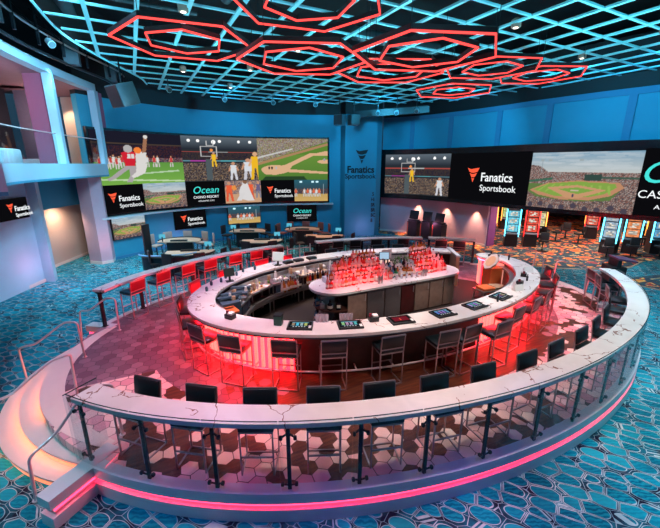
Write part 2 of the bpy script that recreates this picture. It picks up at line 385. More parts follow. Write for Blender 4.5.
# far-left media wall
mb = MB(); A = [(-10.9, 16.9)]+WL.span(.1, WL.L, 0, 60); mb.strip(offc(A, -.12), offc(A, -.5), 0, 7.55)
struct(mb.build('wall_back', M_WALL))
mb = MB(); mb.strip(offc(A, -.12), offc(A, -.5), 7.55, 9.5); struct(mb.build('wall_back.001', M_BLACK))
mb = MB(); mb.strip(offc(A, .18), offc(A, -.11), 7.35, 7.6); mb2 = MB().strip(WL.span(0, WL.L-.5, .3, 60), WL.span(0, WL.L-.5, -.11, 60), 2.06, 2.14)
struct(mb2.build('trim_3', M_WHITE))
struct(MB().strip(WL.span(0, WL.L, .0, 60), WL.span(0, WL.L, -.11, 60), 0, .12).build('baseboard_back', M_WALLD))
# pillar between the two media walls
pl = [(.7, 24.2), (.95, 23.55), (2.95, 23.75), (3.35, 24.5), (3.3, 25.6), (.7, 25.6)]
struct(MB().prism(pl, 0, 7.55).build('wall_pillar', M_WALL)); struct(MB().prism(pl, 7.55, 9.5).build('wall_pillar.001', M_BLACK))
# right wall: high part all along, low part only as far as the opening to the casino
B = WR.span(0, WR.L, -.6, 60)
struct(MB().strip(B, offc(B, -.4), 2.6, 7.55).build('wall_right', M_WALL))
struct(MB().strip(B, offc(B, -.4), 7.55, 9.5).build('wall_right.001', M_BLACK))
b1 = WR.span(0, 7.3, -.62, 30); struct(MB().strip(b1, offc(b1, -.38), 0, 2.6).build('wall_right.002', mat('pale_mauve_wall', (.5, .36, .42), .7, var=.05)))
struct(MB().strip(WR.span(0, 7.3, -.56, 30), WR.span(0, 7.3, -.63, 30), 0, .12).build('baseboard_right', M_CREAM))
k = 0
for q in (1.9, 4.4, 7.35, 9.95, 13.1):       # raised frames dividing the blue wall
    (x, y), a = WR.at(q, -.6); w = .28
    k += 1; struct(MB().box((x, y, 6.5), (w, .12, 2.1), rz=a).build('trim_%d' % (3+k), M_WALLD))
struct(MB().strip(WR.span(0, WR.L-1, -.53, 50), WR.span(0, WR.L-1, -.61, 50), 7.3, 7.55).build('trim_9', M_WALLD))

# left wall under the balcony
M_LW = M_LEFT
struct(MB().prism([(-11.2, 9.0), (-11.38, 11.66), (-11.55, 13.9), (-11.95, 13.9), (-12, 9)], 0, 4.0).build('wall_left', M_LW))
struct(MB().prism([(-11.15, 13.9), (-11.3, 14.25), (-11.95, 14.25), (-11.95, 13.9)], 0, 4.0).build('wall_left.001', M_LEFT))
struct(MB().prism([(-12.0, 13.9), (-13.4, 14.0), (-13.4, 14.2), (-12, 14.2)], 0, 4.0).build('wall_left.002', M_WALL))
struct(MB().prism([(-12.0, 14.2), (-12.05, 17.9), (-12.3, 17.9), (-12.3, 14.2)], 2.75, 4.0).build('wall_left.003', M_WALL))
struct(MB().prism([(-12.6, 14.2), (-12.9, 19), (-13.2, 19), (-13.2, 14.2)], 0, 4.0).build('wall_left.004', M_BEIGE))
struct(MB().prism([(-12.56, 14.2), (-12.86, 19), (-12.9, 19), (-12.6, 14.2)], 0, .12).build('baseboard_left', M_CREAM))
struct(MB().prism([(-11.37, 10), (-11.53, 14.27), (-11.56, 14.27), (-11.4, 10)], 0, .13).build('baseboard_left.001', M_CREAM))
colp = [(-11.75, 17.3), (-11.55, 16.75), (-10.85, 16.55), (-10.55, 16.95), (-10.9, 17.9), (-11.9, 18.4)]
struct(MB().prism(colp, 0, 4.05).build('wall_column', mat('pale_mauve_wall', (.5, .36, .42))))
struct(MB().prism([(C0[0]+(x-C0[0])*.997, C0[1]+(y-C0[1])*.993) for x, y in colp], 0, .13).build('baseboard_column', M_CREAM))

# balcony
BC = cr([(-10.4, 17.45), (-10.0, 14.5), (-9.3, 11.5), (-8.4, 9.5), (-7.2, 8.0), (-5.8, 6.6)], 10)
BI = offc(BC, .35)          # right side of the heading is the room's outside (west)
def wside(C, d): return offc(C, d)
struct(MB().strip(BC, wside(BC, 3.9), 4.05, 4.12).build('ceiling_soffit', M_WALL))
struct(MB().strip(BC, wside(BC, .3), 4.12, 4.62).build('wall_balcony', M_LEFT))
BX = [(-11.5, 19.6), (-10.95, 18.5)]+BC
struct(MB().strip(wside(BX, .3), wside(BX, 3.9), 4.12, 4.2).build('floor_balcony', mat('balcony_floor_teal', (.05, .35, .42), .2)))
struct(MB().strip(BC, wside(BC, .35), 7.72, 8.0).build('wall_header', M_LEFT))
struct(MB().strip(wside(BX, .35), wside(BX, 3.9), 7.72, 7.8).build('ceiling_balcony', mat('dusky_plum_ceiling', (.25, .14, .17), .7)))
struct(MB().strip(wside(BC, 3.7), wside(BC, 3.9), 4.2, 7.72).build('wall_balcony_back', mat('dark_navy_panel', (.02, .02, .03), .7)))
def mullion(i, w, name):
    x, y = BC[i]; x2, y2 = BC[i+1] if i+1 < len(BC) else (2*x-BC[i-1][0], 2*y-BC[i-1][1]); a = math.atan2(y2-y, x2-x)
    return struct(MB().box((x-.0-.15*math.cos(a-PI/2)*-1, y+.15*math.sin(a-PI/2), 6.17), (w, .3, 3.12), rz=a).build(name, M_LEFT))
mullion(0, .3, 'trim_10'); mullion(11, .2, 'trim_11')
def bbox_at(i, off, w, d, z0, z1, name, m):
    x, y = wside(BC, off)[i]; x1, y1 = BC[i]; x2, y2 = BC[i+1]; a = math.atan2(y2-y1, x2-x1)
    return MB().box((x, y, (z0+z1)/2), (w, d, z1-z0), rz=a).build(name, m)
for k, (x0, x1, y0, y1, m) in enumerate(((-10.95, -10.3, 14.12, 14.8, M_MAUVE), (-13.9, -12.85, 17.2, 17.5, mat('lavender_wall', (0, 0, 0))), (-13.05, -12.45, 18.9, 19.3, M_BEIGE), (-12.45, -11.7, 18.95, 19.25, mat('lavender_wall', (0, 0, 0))), (-11.05, -10.5, 17.62, 18.1, M_MAUVE), (-12.6, -11.9, 13.2, 13.6, M_MAUVE))):
    struct(MB().box(((x0+x1)/2, (y0+y1)/2, 5.96), (x1-x0, y1-y0, 3.52)).build('wall_pier', m))
# balcony glass guards
for n_, (i0, i1, lab) in enumerate(((1, 11, 'clear glass guard in the narrow balcony opening beside the football screen'), (12, 34, 'clear glass guard in the wide balcony opening at the edge'))):
    t = thing('balcony_glass_guard', lab, 'glass guard', (0, 0, 0))
    a_ = wside(BC, .1)[i0:i1]; MB().strip(a_, offc(a_, .015), 4.62, 5.65).build('glass_pane', M_GLASS, t)
    MB().tube([(p[0], p[1], 5.67) for p in a_], .018, 6).build('top_rail', M_CHROME, t)
# pale sofas added in the balcony room for the bright reflections in its glass
def sofa(i, off, lab):
    x, y = wside(BC, off)[i]; a = math.atan2(BC[i+1][1]-BC[i][1], BC[i+1][0]-BC[i][0])
    t = thing('lounge_sofa', lab, 'sofa', (x, y, 4.2), a)
    MB().rbox((0, 0, .25), (1.5, .75, .3), .05).build('seat', M_WHITE, t); MB().rbox((0, .35, .62), (1.5, .18, .5), .06).build('backrest', M_WHITE, t)
    for s in (-1, 1): MB().rbox((s*.72, 0, .45), (.16, .75, .3), .05).build('armrest', M_WHITE, t)
    for sx in (-1, 1):
        for sy in (-1, 1): MB().cyl((sx*.65, sy*.3, 0), .025, .1, 8).build('leg', M_DARKM, t)
sofa(6, 1.6, 'pale lounge sofa behind the glass of the narrow balcony opening')
sofa(19, .95, 'pale lounge sofa behind the balcony post in the wide opening')
sofa(27, .85, 'pale lounge sofa at the far edge of the wide balcony opening')

# ceiling: black slab, open cyan grid, black soffit ring on the left
struct(MB().box((2, 14, 10.6), (50, 46, .2)).build('ceiling', M_BLACK))
ZG = 8.1; PG = 1.07
GD = R(28)
def inside(x, y):
    if y < -3: return False
    # left limit
    lim = np.interp(y, [-3, 6, 9.2, 11.4, 13.8, 16.5, 18], [-1.0, -5.2, -6.6, -7.45, -7.8, -7.95, -8.3])
    if x < lim: return False
    if (x-1.5)**2+(y-10)**2 > 13.6**2 and y > 10: 
        return False
    # right wall side
    for q in (0,):
        pass
    A_ = WR.a; j = int(np.argmin((A_[:, 0]-x)**2+(A_[:, 1]-y)**2)); d = A_[min(j+1, len(A_)-1)]-A_[max(j-1, 0)]
    if x > 3.3 and ((x-A_[j, 0])*d[1]-(y-A_[j, 1])*d[0]) < -.2 and y > 5: return False
    return True
def gridrun(horizontal, c):
    """list of (s0, s1) where the line runs inside the room"""
    res = []; st = None; q = -20
    while q < 30:
        s_, t_ = (q, c) if horizontal else (c, q)
        x = s_*math.cos(GD)-t_*math.sin(GD); y = s_*math.sin(GD)+t_*math.cos(GD); i = inside(x, y)
        if i and st is None: st = q
        if not i and st is not None: res.append((st, q-.1)); st = None
        q += .1
    return res
grid = thing('ceiling_grid', 'open grid of flat cyan strips hanging below the black ceiling', 'ceiling grid')
def s2w(s_, t_, z): return (s_*math.cos(GD)-t_*math.sin(GD), s_*math.sin(GD)+t_*math.cos(GD), z)
for k in range(-5, 22):
    c = .56+k*PG
    for a, b in gridrun(False, c): MB().bar(s2w(c, a, ZG), s2w(c, b, ZG), .1, .05).build('grid_strip', M_GRID, grid)
for k in range(-8, 19):
    c = 10.9+k*PG
    for a, b in gridrun(True, c): MB().bar(s2w(a, c, ZG+.003), s2w(b, c, ZG+.003), .07, .045).build('grid_strip', M_GRID, grid)
# edge tube and soffit at left
lim = cr([(-1.0, -3), (-5.2, 6), (-6.6, 9.2), (-7.45, 11.4), (-7.8, 13.8), (-7.95, 16.5), (-8.3, 17.9)], 8)
t_ = tag(MB().tube([(x, y, ZG) for x, y in lim], .035, 6).build('curved_ceiling_pipe', M_GRID), 'thin pale pipe curving along the left edge of the ceiling grid', 'pipe')
struct(MB().strip(lim, offc(lim, -.1), ZG+.1, 9.5).build('ceiling_bulkhead', M_BLACK))
cat = thing('ceiling_catwalk', 'dark curved catwalk of pipes and struts above the balcony header', 'catwalk')
l1 = offc(lim, -.9); l2 = offc(lim, -1.7)
MB().tube([(x, y, 8.35) for x, y in l1], .03, 6).build('rail', M_STEEL, cat); MB().tube([(x, y, 8.9) for x, y in l2], .035, 6).build('rail', M_DARKM, cat)
MB().tube([(x, y, 7.95) for x, y in offc(lim, -1.3)], .05, 6).build('rail', M_DARKM, cat)
for i in range(6, len(lim), 4):
    a = l1[i]; b = l2[i]; MB().bar((a[0], a[1], 7.95), (a[0], a[1], 9.4), .06).build('strut', M_DARKM, cat); MB().bar((a[0], a[1], 8.35), (b[0], b[1], 9.3), .05).build('strut', M_DARKM, cat)
for i, w in ((20, .5), (33, .45), (42, .4)):
    a = offc(lim, -1.2)[i]; MB().box((a[0], a[1], 8.7), (w, .35, 1.5), rz=.4).build('upright_panel', mat('duct_grey_teal', (.06, .1, .12), .5, .3), cat)  # upright ducts, grouped under the catwalk
# services above the grid
M_DUCT = mat('duct_grey_teal', (.06, .1, .12), .5, .3)
for i in range(9):
    s0 = rnd.uniform(-4, 12); t0 = rnd.uniform(2, 20); L_ = rnd.uniform(2, 5)
    horizontal = i % 2
    p = s2w(s0, t0, rnd.uniform(8.7, 9.3)); q = s2w(s0+(L_ if horizontal else 0), t0+(0 if horizontal else L_), p[2])
    o = MB().tube([p, q], rnd.choice([.05, .16, .22]), 10).build('ceiling_duct', M_DUCT); tag(o, 'dark round service duct above the ceiling grid', 'duct', 'service ducts above the ceiling grid')

# dark beam and speaker boxes at the foot of the ceiling in front of the pillar
tag(MB().bar((1.2, 22.4, 7.35), (5.6, 22.0, 7.6), .25, .35).build('dark_truss_beam', M_PLAST), 'dark horizontal truss beam below the ceiling above the pillar', 'beam')
def speaker(x, y, z, rz, w, d, h, lab, tilt=.25):
    t = thing('hanging_speaker', lab, 'speaker', (x, y, z), rz)
    b = MB(); b.rbox((0, 0, 0), (w, d, h), .02, M=Matrix.Rotation(tilt, 4, 'X')).build('cabinet', mat('speaker_grey_teal', (.05, .09, .11), .4), t)
    MB().box((0, -d/2-.01, 0), (w*.9, .02, h*.9), M=Matrix.Rotation(tilt, 4, 'X')).build('grille', M_PLAST, t)
    MB().bar((0, 0, h*.4), (0, 0, 8.4-z), .04).build('hanging_rod', M_DARKM, t)
speaker(-7.45, 14.1, 7.0, R(-30), .72, .68, .74, 'large boxy loudspeaker hanging beside the end of the balcony', .3)
speaker(.55, 21.8, 7.0, R(-25), .55, .5, .55, 'left loudspeaker of the pair hanging in front of the pillar', 0)
speaker(1.35, 21.8, 7.0, R(25), .55, .5, .55, 'right loudspeaker of the pair hanging in front of the pillar', 0)
def spot_fix(x, y, z, aim, lab, s=1):
    t = thing('stage_spotlight', lab, 'spotlight', (x, y, z))
    d = (Vector(aim)-Vector((x, y, z))).normalized(); q = d.to_track_quat('-Z', 'Y').to_matrix().to_4x4()
    b = MB(); b.lathe([(.05*s, .14*s), (.1*s, .1*s), (.12*s, -.12*s)], n=12); b.v = [tuple(q @ Vector(v)) for v in b.v]; b.build('housing', mat('lamp_teal_grey', (.25, .4, .45), .4), t)
    b = MB(); b.lathe([(.1*s, -.125*s), (.1*s, -.13*s)], n=12); b.v = [tuple(q @ Vector(v)) for v in b.v]; b.build('lens', mat('smoked_lens', (.05, .09, .1), .2), t)
    MB().bar((0, 0, 0), (0, 0, 8.1-z if z < 8 else .3), .03).build('bracket', M_DARKM, t)
spot_fix(-8.0, 11.6, 7.95, (0, 8, 1), 'white faced stage spotlight perched above the balcony post', .9)
for x, y, z, lab in ((-6.9, 16.8, 7.7, 'stage spotlight beside the large hanging loudspeaker'), (-5.2, 19.2, 7.7, 'small stage spotlight above the football screen'), (-3, 20.5, 7.75, 'small stage spotlight above the basketball screen'),
                     (-.8, 21.2, 7.75, 'small stage spotlight over the baseball screen on the left wall'), (2.6, 21.0, 7.3, 'small stage spotlight under the truss beam, nearest the pillar'), (3.6, 20.9, 7.3, 'small stage spotlight in the middle of the truss beam'),
                     (4.6, 20.6, 7.35, 'small stage spotlight at the right end of the truss beam'), (11.6, 11.0, 7.9, 'stage spotlight under the ceiling grid at the far right')):
    spot_fix(x, y, z, (1.3, 9.7, .5), lab)

# hexagon lamps
M_HOUSE = mat('black_lamp_channel', (.012, .004, .006), .4)
HX = [(-2.82, 7.88, 6.87, 1.3, 18.8, .74, 48), (-.35, 6.82, 7.13, 1.3, 19.2, .76, 50), (-.56, 8.09, 6.61, 1.3, 4.2, .86, 43), (1.69, 7.1, 6.46, 1.3, 6.4, .86, 33),
      (1.45, 9.62, 6.74, 1.3, 1.6, .87, 32), (4.39, 10.84, 7.09, 1.3, 7.3, .76, 34), (6.52, 12.31, 7.24, 1.3, 2.6, .77, 34), (4.1, 13.07, 6.93, 1.3, 9.8, .69, 24)]
HL = ['leftmost red neon hexagon lamp with a smaller hexagon inside, near the balcony', 'red neon hexagon lamp cut by the top edge of the frame', 'red neon hexagon lamp left of centre, between its largest neighbours', 'largest looking red neon hexagon lamp, right of the centre',
      'red neon hexagon lamp hanging lowest in the middle, in front of the pillar', 'red neon hexagon lamp touching the right corner of the largest one', 'rightmost red neon hexagon lamp, near the blue wall', 'farthest red neon hexagon lamp, just over the right video screen']
for (x, y, z, rr, ph, rin, pi_), lab in zip(HX, HL):
    t = thing('hexagon_pendant_lamp', lab, 'ceiling lamp', (x, y, z), 0, 'red hexagon lamps')
    for nm, r_, p_ in (('outer_ring', rr, ph), ('inner_ring', rin, pi_)):
        P = [(r_*math.cos(R(p_+60*j)), r_*math.sin(R(p_+60*j)), 0) for j in range(6)]; h = MB(); g_ = MB()
        for j in range(6):
            a, b = P[j], P[(j+1) % 6]; h.bar((a[0], a[1], .055), (b[0], b[1], .055), .035, .075)
            g_.bar((a[0], a[1], 0), (b[0], b[1], 0), .025, .026)
        o = h.build(nm, M_HOUSE, t); g_.build('neon_tube', M_RED_LED, o)
    for j in range(0, 6, 2):
        a = (rr*math.cos(R(ph+60*j)), rr*math.sin(R(ph+60*j))); MB().tube([(a[0], a[1], .08), (a[0], a[1], 8.1-z)], .006, 4).build('hanging_wire', M_DARKM, t)

# ------------------------------------------------------------ pictures on the screens
class Pic:
    def __init__(s, w, h, col): s.w, s.h = w, h; s.a = np.ones((h, w, 3))*np.array(col, float); s.Y, s.X = np.mgrid[0:h, 0:w]; s.X = (s.X+.5)/w; s.Y = (s.Y+.5)/h; s.r = np.random.default_rng(5)
    def poly(s, P, col):
        m = np.zeros((s.h, s.w), bool); n = len(P)
        for i in range(n):
            x1, y1 = P[i]; x2, y2 = P[(i+1) % n]
            if y1 == y2: continue
            m ^= ((y1 > s.Y) != (y2 > s.Y)) & (s.X < (x2-x1)*(s.Y-y1)/(y2-y1)+x1)
        s.a[m] = col; return m
    def rect(s, x0, y0, x1, y1, col): s.a[(s.X >= x0) & (s.X <= x1) & (s.Y >= y0) & (s.Y <= y1)] = col
    def ell(s, x, y, rx, ry, col): m = ((s.X-x)/rx)**2+((s.Y-y)/ry)**2 < 1; s.a[m] = col; return m
    def grad(s, y0, y1, c0, c1):
        m = (s.Y >= y0) & (s.Y <= y1); f = ((s.Y-y0)/(y1-y0))[..., None]; g = np.array(c0)*(1-f)+np.array(c1)*f; s.a[m] = g[m]
    def crowd(s, P, cols, dens=1):
        m = np.zeros((s.h, s.w), bool); keep = s.a.copy(); m = s.poly(P, (0, 0, 0)); k = s.r.integers(0, len(cols), (s.h, s.w)); c = np.array(cols)[k]*s.r.uniform(.45, .85, (s.h, s.w, 1)); u = s.r.random((s.h, s.w)) < dens
        s.a[m] = keep[m]; mm = m & u; s.a[mm] = c[mm]
    def person(s, x, y, h, top, leg, skin=(.5, .25, .15), lean=0, asp=1):
        w = h*.13*asp; s.poly([(x-w, y+h*.45), (x-w*.2, y+h*.45), (x-w*.5+lean*.0, y), (x-w*1.3, y)], leg); s.poly([(x+w*.1, y+h*.45), (x+w, y+h*.45), (x+w*1.5, y), (x+w*.7, y)], leg)
        s.poly([(x-w, y+h*.42), (x+w, y+h*.42), (x+w*1.1+lean, y+h*.83), (x-w*1.1+lean, y+h*.83)], top); s.ell(x+lean, y+h*.92, w*.62, h*.08, skin)
        s.poly([(x-w*1.1+lean, y+h*.8), (x-w*1.9, y+h*.5), (x-w*1.4, y+h*.48), (x-w*.8, y+h*.7)], skin); s.poly([(x+w*1.1+lean, y+h*.8), (x+w*1.9, y+h*.55), (x+w*1.5, y+h*.5), (x+w*.8, y+h*.7)], skin)
def football(w, h):
    p = Pic(w, h, (.01, .01, .02)); p.crowd([(0, .45), (1, .45), (1, .78), (0, .72)], [(.05, .02, .03), (.02, .02, .05), (.09, .03, .03)], .8); p.crowd([(0, .4), (1, .4), (1, .52), (0, .5)], [(.3, .08, .08), (.05, .05, .12), (.25, .22, .22)], .8)
    p.rect(0, .76, 1, .79, (.06, .04, .03)); p.grad(0, .43, (.16, .36, .06), (.1, .26, .05)); p.poly([(0, .1), (1, .02), (1, .05), (0, .13)], (.45, .6, .35)); p.poly([(.55, .2), (.95, .24), (.93, .27), (.5, .22)], (.4, .55, .35))
    for i, x in enumerate(np.linspace(.06, .3, 9)): p.person(x, .3+.02*(i % 3), .22, (.6, .6, .6) if i % 2 else (.5, .04, .05), (.55, .5, .5), asp=.5)
    for i, x in enumerate((.52, .58, .66, .7, .86)): p.person(x, .33, .23, (.6, .6, .6) if i % 2 else (.5, .04, .05), (.55, .5, .5), asp=.5)
    R1 = (.55, .015, .03); W = (.62, .6, .58); S = (.3, .14, .08)
    p.poly([(.35, .38), (.42, .36), (.2, .12), (.13, .08), (.11, .12), (.16, .16)], (.35, .32, .33)); p.poly([(.36, .36), (.46, .36), (.42, .16), (.38, .04), (.32, .05), (.37, .18)], (.35, .32, .33))
    p.poly([(.45, .42), (.55, .42), (.52, .2), (.4, .12), (.38, .16), (.44, .24)], W); p.poly([(.5, .4), (.58, .4), (.54, .22), (.44, .14), (.42, .16), (.5, .26)], W)
    p.poly([(.33, .36), (.44, .36), (.46, .62), (.36, .64), (.3, .6)], R1); p.ell(.38, .68, .05, .07, (.4, .38, .38)); p.poly([(.45, .4), (.56, .38), (.58, .62), (.46, .64)], W); p.ell(.485, .655, .043, .06, (.8, .2, .04))
    p.poly([(.53, .6), (.58, .64), (.61, .9), (.57, .9), (.55, .76)], S); p.ell(.59, .92, .025, .035, W); p.poly([(.36, .5), (.37, .58), (.4, .58), (.4, .5)], W); p.poly([(.41, .5), (.41, .58), (.44, .58), (.44, .5)], W)
    return p
def arena(w, h, big=True):
    p = Pic(w, h, (.02, .025, .03)); p.grad(.72, 1, (.015, .02, .03), (.1, .13, .16)); p.crowd([(0, .45), (1, .45), (1, .64), (0, .64)], [(.05, .04, .04), (.02, .02, .05), (.08, .05, .04)], .95); p.crowd([(0, .02), (1, .02), (1, .42), (0, .42)], [(.28, .17, .09), (.03, .03, .04), (.05, .05, .09), (.03, .02, .03), (.4, .3, .22)], .95)
    p.rect(0, .455, 1, .475, (.1, .25, .3)); p.rect(.1, .455, .3, .475, (.4, .05, .35)); p.rect(.5, .455, .7, .475, (.1, .4, .45)); p.rect(0, .65, 1, .665, (.35, .06, .05)); p.rect(.35, .65, .6, .665, (.4, .4, .4))
    for x in (.1, .22, .5, .75, .9): p.ell(x, .9, .02, .03, (1, 1, 1))
    p.ell(.42, .88, .03, .045, (1, 1, 1)); p.rect(.3, .03, .38, .5, (.07, .09, .1))
    for a in ((.24, .56, .46, .575), (.24, .77, .46, .785), (.24, .56, .25, .785), (.45, .56, .46, .785), (.32, .8, .42, .81), (.32, .8, .33, .9), (.41, .8, .42, .9)): p.rect(*a, (.5, .5, .5))
    p.ell(.385, .7, .02, .033, (.75, .25, .06)); p.person(.41, .33, .33, (.75, .45, .02), (.7, .42, .02), asp=.6)
    if big:
        p.person(.66, .02, .42, (.6, .62, .65), (.55, .55, .6), asp=.7); p.person(.86, .02, .5, (.6, .62, .66), (.5, .5, .55), asp=.8); p.person(.96, .02, .66, (.75, .42, .02), (.7, .4, .02), (.6, .35, .2), asp=.6)
    else: p.person(.85, .03, .42, (.6, .62, .65), (.55, .55, .6), asp=.7)
    return p
def diamond(w, h):
    p = Pic(w, h, (.09, .2, .03)); p.grad(0, .62, (.07, .17, .03), (.12, .24, .04)); p.crowd([(0, .42), (0, 1), (1, 1), (1, .93)], [(.45, .3, .25), (.55, .45, .4), (.2, .1, .08), (.3, .3, .35), (.35, .4, .12)], 1)
    p.poly([(0, .42), (1, .9), (1, .84), (0, .36)], (.35, .2, .1)); p.poly([(0, .52), (.5, .74), (.5, .77), (0, .56)], (.5, .5, .48)); p.poly([(.15, .3), (.4, .38), (.75, .66), (.85, .66), (.95, .7), (1, .7), (1, .6), (.8, .6), (.5, .36), (.45, .27), (1, .2), (1, .15), (.4, .2), (.25, .13), (.1, .15), (.06, .22)], (.62, .38, .22))
    p.ell(.25, .26, .2, .11, (.62, .38, .22)); p.ell(.98, .45, .13, .05, (.62, .38, .22)); p.poly([(.05, 0), (.1, .09), (.65, .1), (.7, 0)], (.02, .05, .02))
    for x, c in ((.16, (.02, .02, .03)), (.2, (.03, .02, .02)), (.26, (.4, .42, .45)), (.95, (.3, .3, .35))): p.ell(x, .3 if x < .5 else .5, .013, .035, c)
    return p
def ballpark(w, h):
    p = Pic(w, h, (.3, .4, .5)); p.rect(0, 0, 1, .64, (.1, .17, .05)); p.grad(.62, 1, (.5, .52, .5), (.16, .3, .42))
    for k in range(40): x, y = p.r.uniform(0, 1), p.r.uniform(.72, 1); m = ((p.X-x)/.12)**2+((p.Y-y)/.02)**2 < 1; p.a[m] = p.a[m]*.7+np.array((.5, .55, .58))*.3
    p.crowd([(0, .45), (0, .78), (.1, .76), (.2, .65), (1, .66), (1, .4)], [(.3, .12, .1), (.4, .25, .22), (.12, .1, .1), (.45, .4, .38)], 1)
    p.crowd([(0, 0), (1, 0), (1, .5), (.92, .5), (.8, .2), (.5, .16), (.1, .2), (0, .3)], [(.35, .15, .12), (.2, .12, .1), (.5, .4, .36), (.1, .1, .12)], 1)
    p.rect(.55, .52, .7, .62, (.03, .06, .05)); p.poly([(0, .5), (.25, .56), (.25, .52), (0, .46)], (.04, .12, .08)); p.rect(.7, .56, 1, .59, (.05, .09, .07))
    p.poly([(.02, .32), (.2, .46), (.5, .52), (.85, .5), (.9, .42), (.8, .28), (.62, .19), (.35, .18), (.12, .24)], (.45, .22, .12)); p.poly([(.06, .33), (.22, .45), (.5, .5), (.82, .48), (.84, .42), (.74, .3), (.6, .24), (.3, .23)], (.2, .33, .06))
    for k in range(9): p.poly([(.2+.07*k, .44), (.22+.07*k, .44), (.12+.085*k, .3), (.1+.085*k, .3)], (.26, .4, .08))
    p.poly([(.2, .38), (.5, .44), (.76, .37), (.6, .26), (.45, .23), (.36, .26)], (.5, .27, .14)); p.poly([(.32, .36), (.5, .4), (.66, .36), (.5, .28)], (.18, .32, .06)); p.ell(.47, .25, .1, .045, (.5, .27, .14)); p.ell(.48, .345, .04, .014, (.5, .4, .3)); p.ell(.47, .255, .01, .03, (.05, .05, .1))
    for x in (.12, .2, .5): p.rect(x-.003, .66, x+.003, .88, (.25, .3, .32)); p.rect(x-.02, .84, x+.02, .88, (.3, .35, .36))
    for k in range(9): p.ell(.05+.11*k, .05+.03*math.sin(k*2), .028, .05, (.06, .05, .07))
    return p
def fight(w, h):
    p = Pic(w, h, (.5, .3, .18)); p.crowd([(0, .4), (1, .4), (1, 1), (0, 1)], [(.25, .15, .18), (.1, .08, .15), (.5, .4, .35)], .8); p.person(.12, .1, .85, (.7, .1, .04), (.65, .09, .04), asp=.7)
    p.person(.7, .15, .8, (.7, .1, .04), (.6, .09, .04), asp=.7); p.poly([(.4, .2), (.6, .1), (.8, .1), (.7, .5), (.62, .92), (.48, .9), (.38, .5)], (.62, .6, .6)); p.poly([(.3, .1), (.45, .12), (.55, .45), (.42, .42)], (.6, .58, .58)); p.ell(.26, .68, .07, .11, (.7, .25, .06)); p.ell(.56, .93, .06, .09, (.2, .1, .06)); p.poly([(.45, .75), (.5, .85), (.3, .75), (.3, .68)], (.25, .12, .08))
    p.person(.92, .2, .75, (.12, .1, .2), (.2, .2, .25), asp=.6); return p
def court(w, h):
    p = Pic(w, h, (.03, .05, .07)); p.grad(.45, 1, (.03, .05, .07), (.02, .1, .14)); p.grad(0, .35, (.55, .36, .12), (.45, .3, .1)); p.crowd([(0, .35), (1, .35), (1, .58), (0, .58)], [(.2, .1, .08), (.05, .06, .1)], .7)
    for x in (.2, .55, .68): p.ell(x, .9, .04, .05, (.6, .9, 1))
    for i, x in enumerate((.05, .3, .4, .48, .58, .66, .74)): p.person(x, .22, .38, ((.6, .1, .05), (.6, .62, .65))[i % 2], (.5, .5, .5), asp=.6)
    p.rect(.86, .3, .875, .8, (.3, .4, .45)); return p
def black(w, h): return Pic(2, 2, (.003, .003, .004))
PICI = 0
def screen(name, curve, q0, q1, z0, z1, off, pic, parent, slant=0):
    a = pic.a; h, w = a.shape[:2]; vs = []; cs = []
    for j in range(h):
        for i in range(w):
            z = z0+(z1-z0)*j/(h-1); q = q0+(q1-q0)*i/(w-1); (x, y), _ = curve.at(q, off); vs.append((x, y, z)); cs += [float(a[j, i, 0]), float(a[j, i, 1]), float(a[j, i, 2]), 1.0]
    fs = [(j*w+i, j*w+i+1, (j+1)*w+i+1, (j+1)*w+i) for j in range(h-1) for i in range(w-1)]
    me = bpy.data.meshes.new(name); me.from_pydata(vs, [], fs); ca = me.color_attributes.new('Col', 'FLOAT_COLOR', 'POINT'); ca.data.foreach_set('color', cs); me.materials.append(M_PIC)
    o = bpy.data.objects.new(name, me); COL.objects.link(o); o.parent = parent; return o
def text_mesh(txt, size, sx=1, shear=0, extr=.004, bold=0, font=None):
    cu = bpy.data.curves.new('t', 'FONT'); cu.body = txt; cu.size = size; cu.extrude = extr; cu.shear = shear; cu.offset = bold; cu.resolution_u = 4
    ob = bpy.data.objects.new('t', cu); COL.objects.link(ob); dg = bpy.context.evaluated_depsgraph_get(); dg.update()
    me = bpy.data.meshes.new_from_object(ob.evaluated_get(dg)); vs = [(v.co.x*sx, v.co.y, v.co.z) for v in me.vertices]; fs = [tuple(p.vertices) for p in me.polygons]
    bpy.data.objects.remove(ob); bpy.data.curves.remove(cu); bpy.data.meshes.remove(me); return vs, fs
def text_on(curve, q, z, off, txt, size, m, parent, name='lettering', align='L', sx=1, shear=0, bold=0):
    vs, fs = text_mesh(txt, size, sx, shear, bold=bold); W = max(v[0] for v in vs); x0 = -W/2 if align == 'C' else 0
    out = []
    for v in vs: (x, y), _ = curve.at(q+x0+v[0], off+v[2]); out.append((x, y, z+v[1]))
    return MB().add(out, fs).build(name, m, parent)
FLAG = [[(0, 1), (.3, .91), (.65, .97), (1, 1.02), (.85, .74), (.55, .66), (.35, .67), (.16, .74)], [(.2, .66), (.34, .58), (.56, .58), (.82, .66), (.68, .4), (.55, .34), (.36, .36)], [(.37, .34), (.46, .26), (.62, .28), (.5, .0)]]
def flag_on(curve, q, z, off, s, m, parent):
    b = MB()
    for P in FLAG:
        vs = []
        for k in (0, .01):
            for u, v in P: (x, y), _ = curve.at(q+u*s, off+k); vs.append((x, y, z+v*s*1.05))
        n = len(P); b.add(vs, [tuple(range(n)), tuple(range(2*n-1, n-1, -1))]+[(i, (i+1) % n, n+(i+1) % n, n+i) for i in range(n)])
    return b.build('flag_emblem', m, parent)
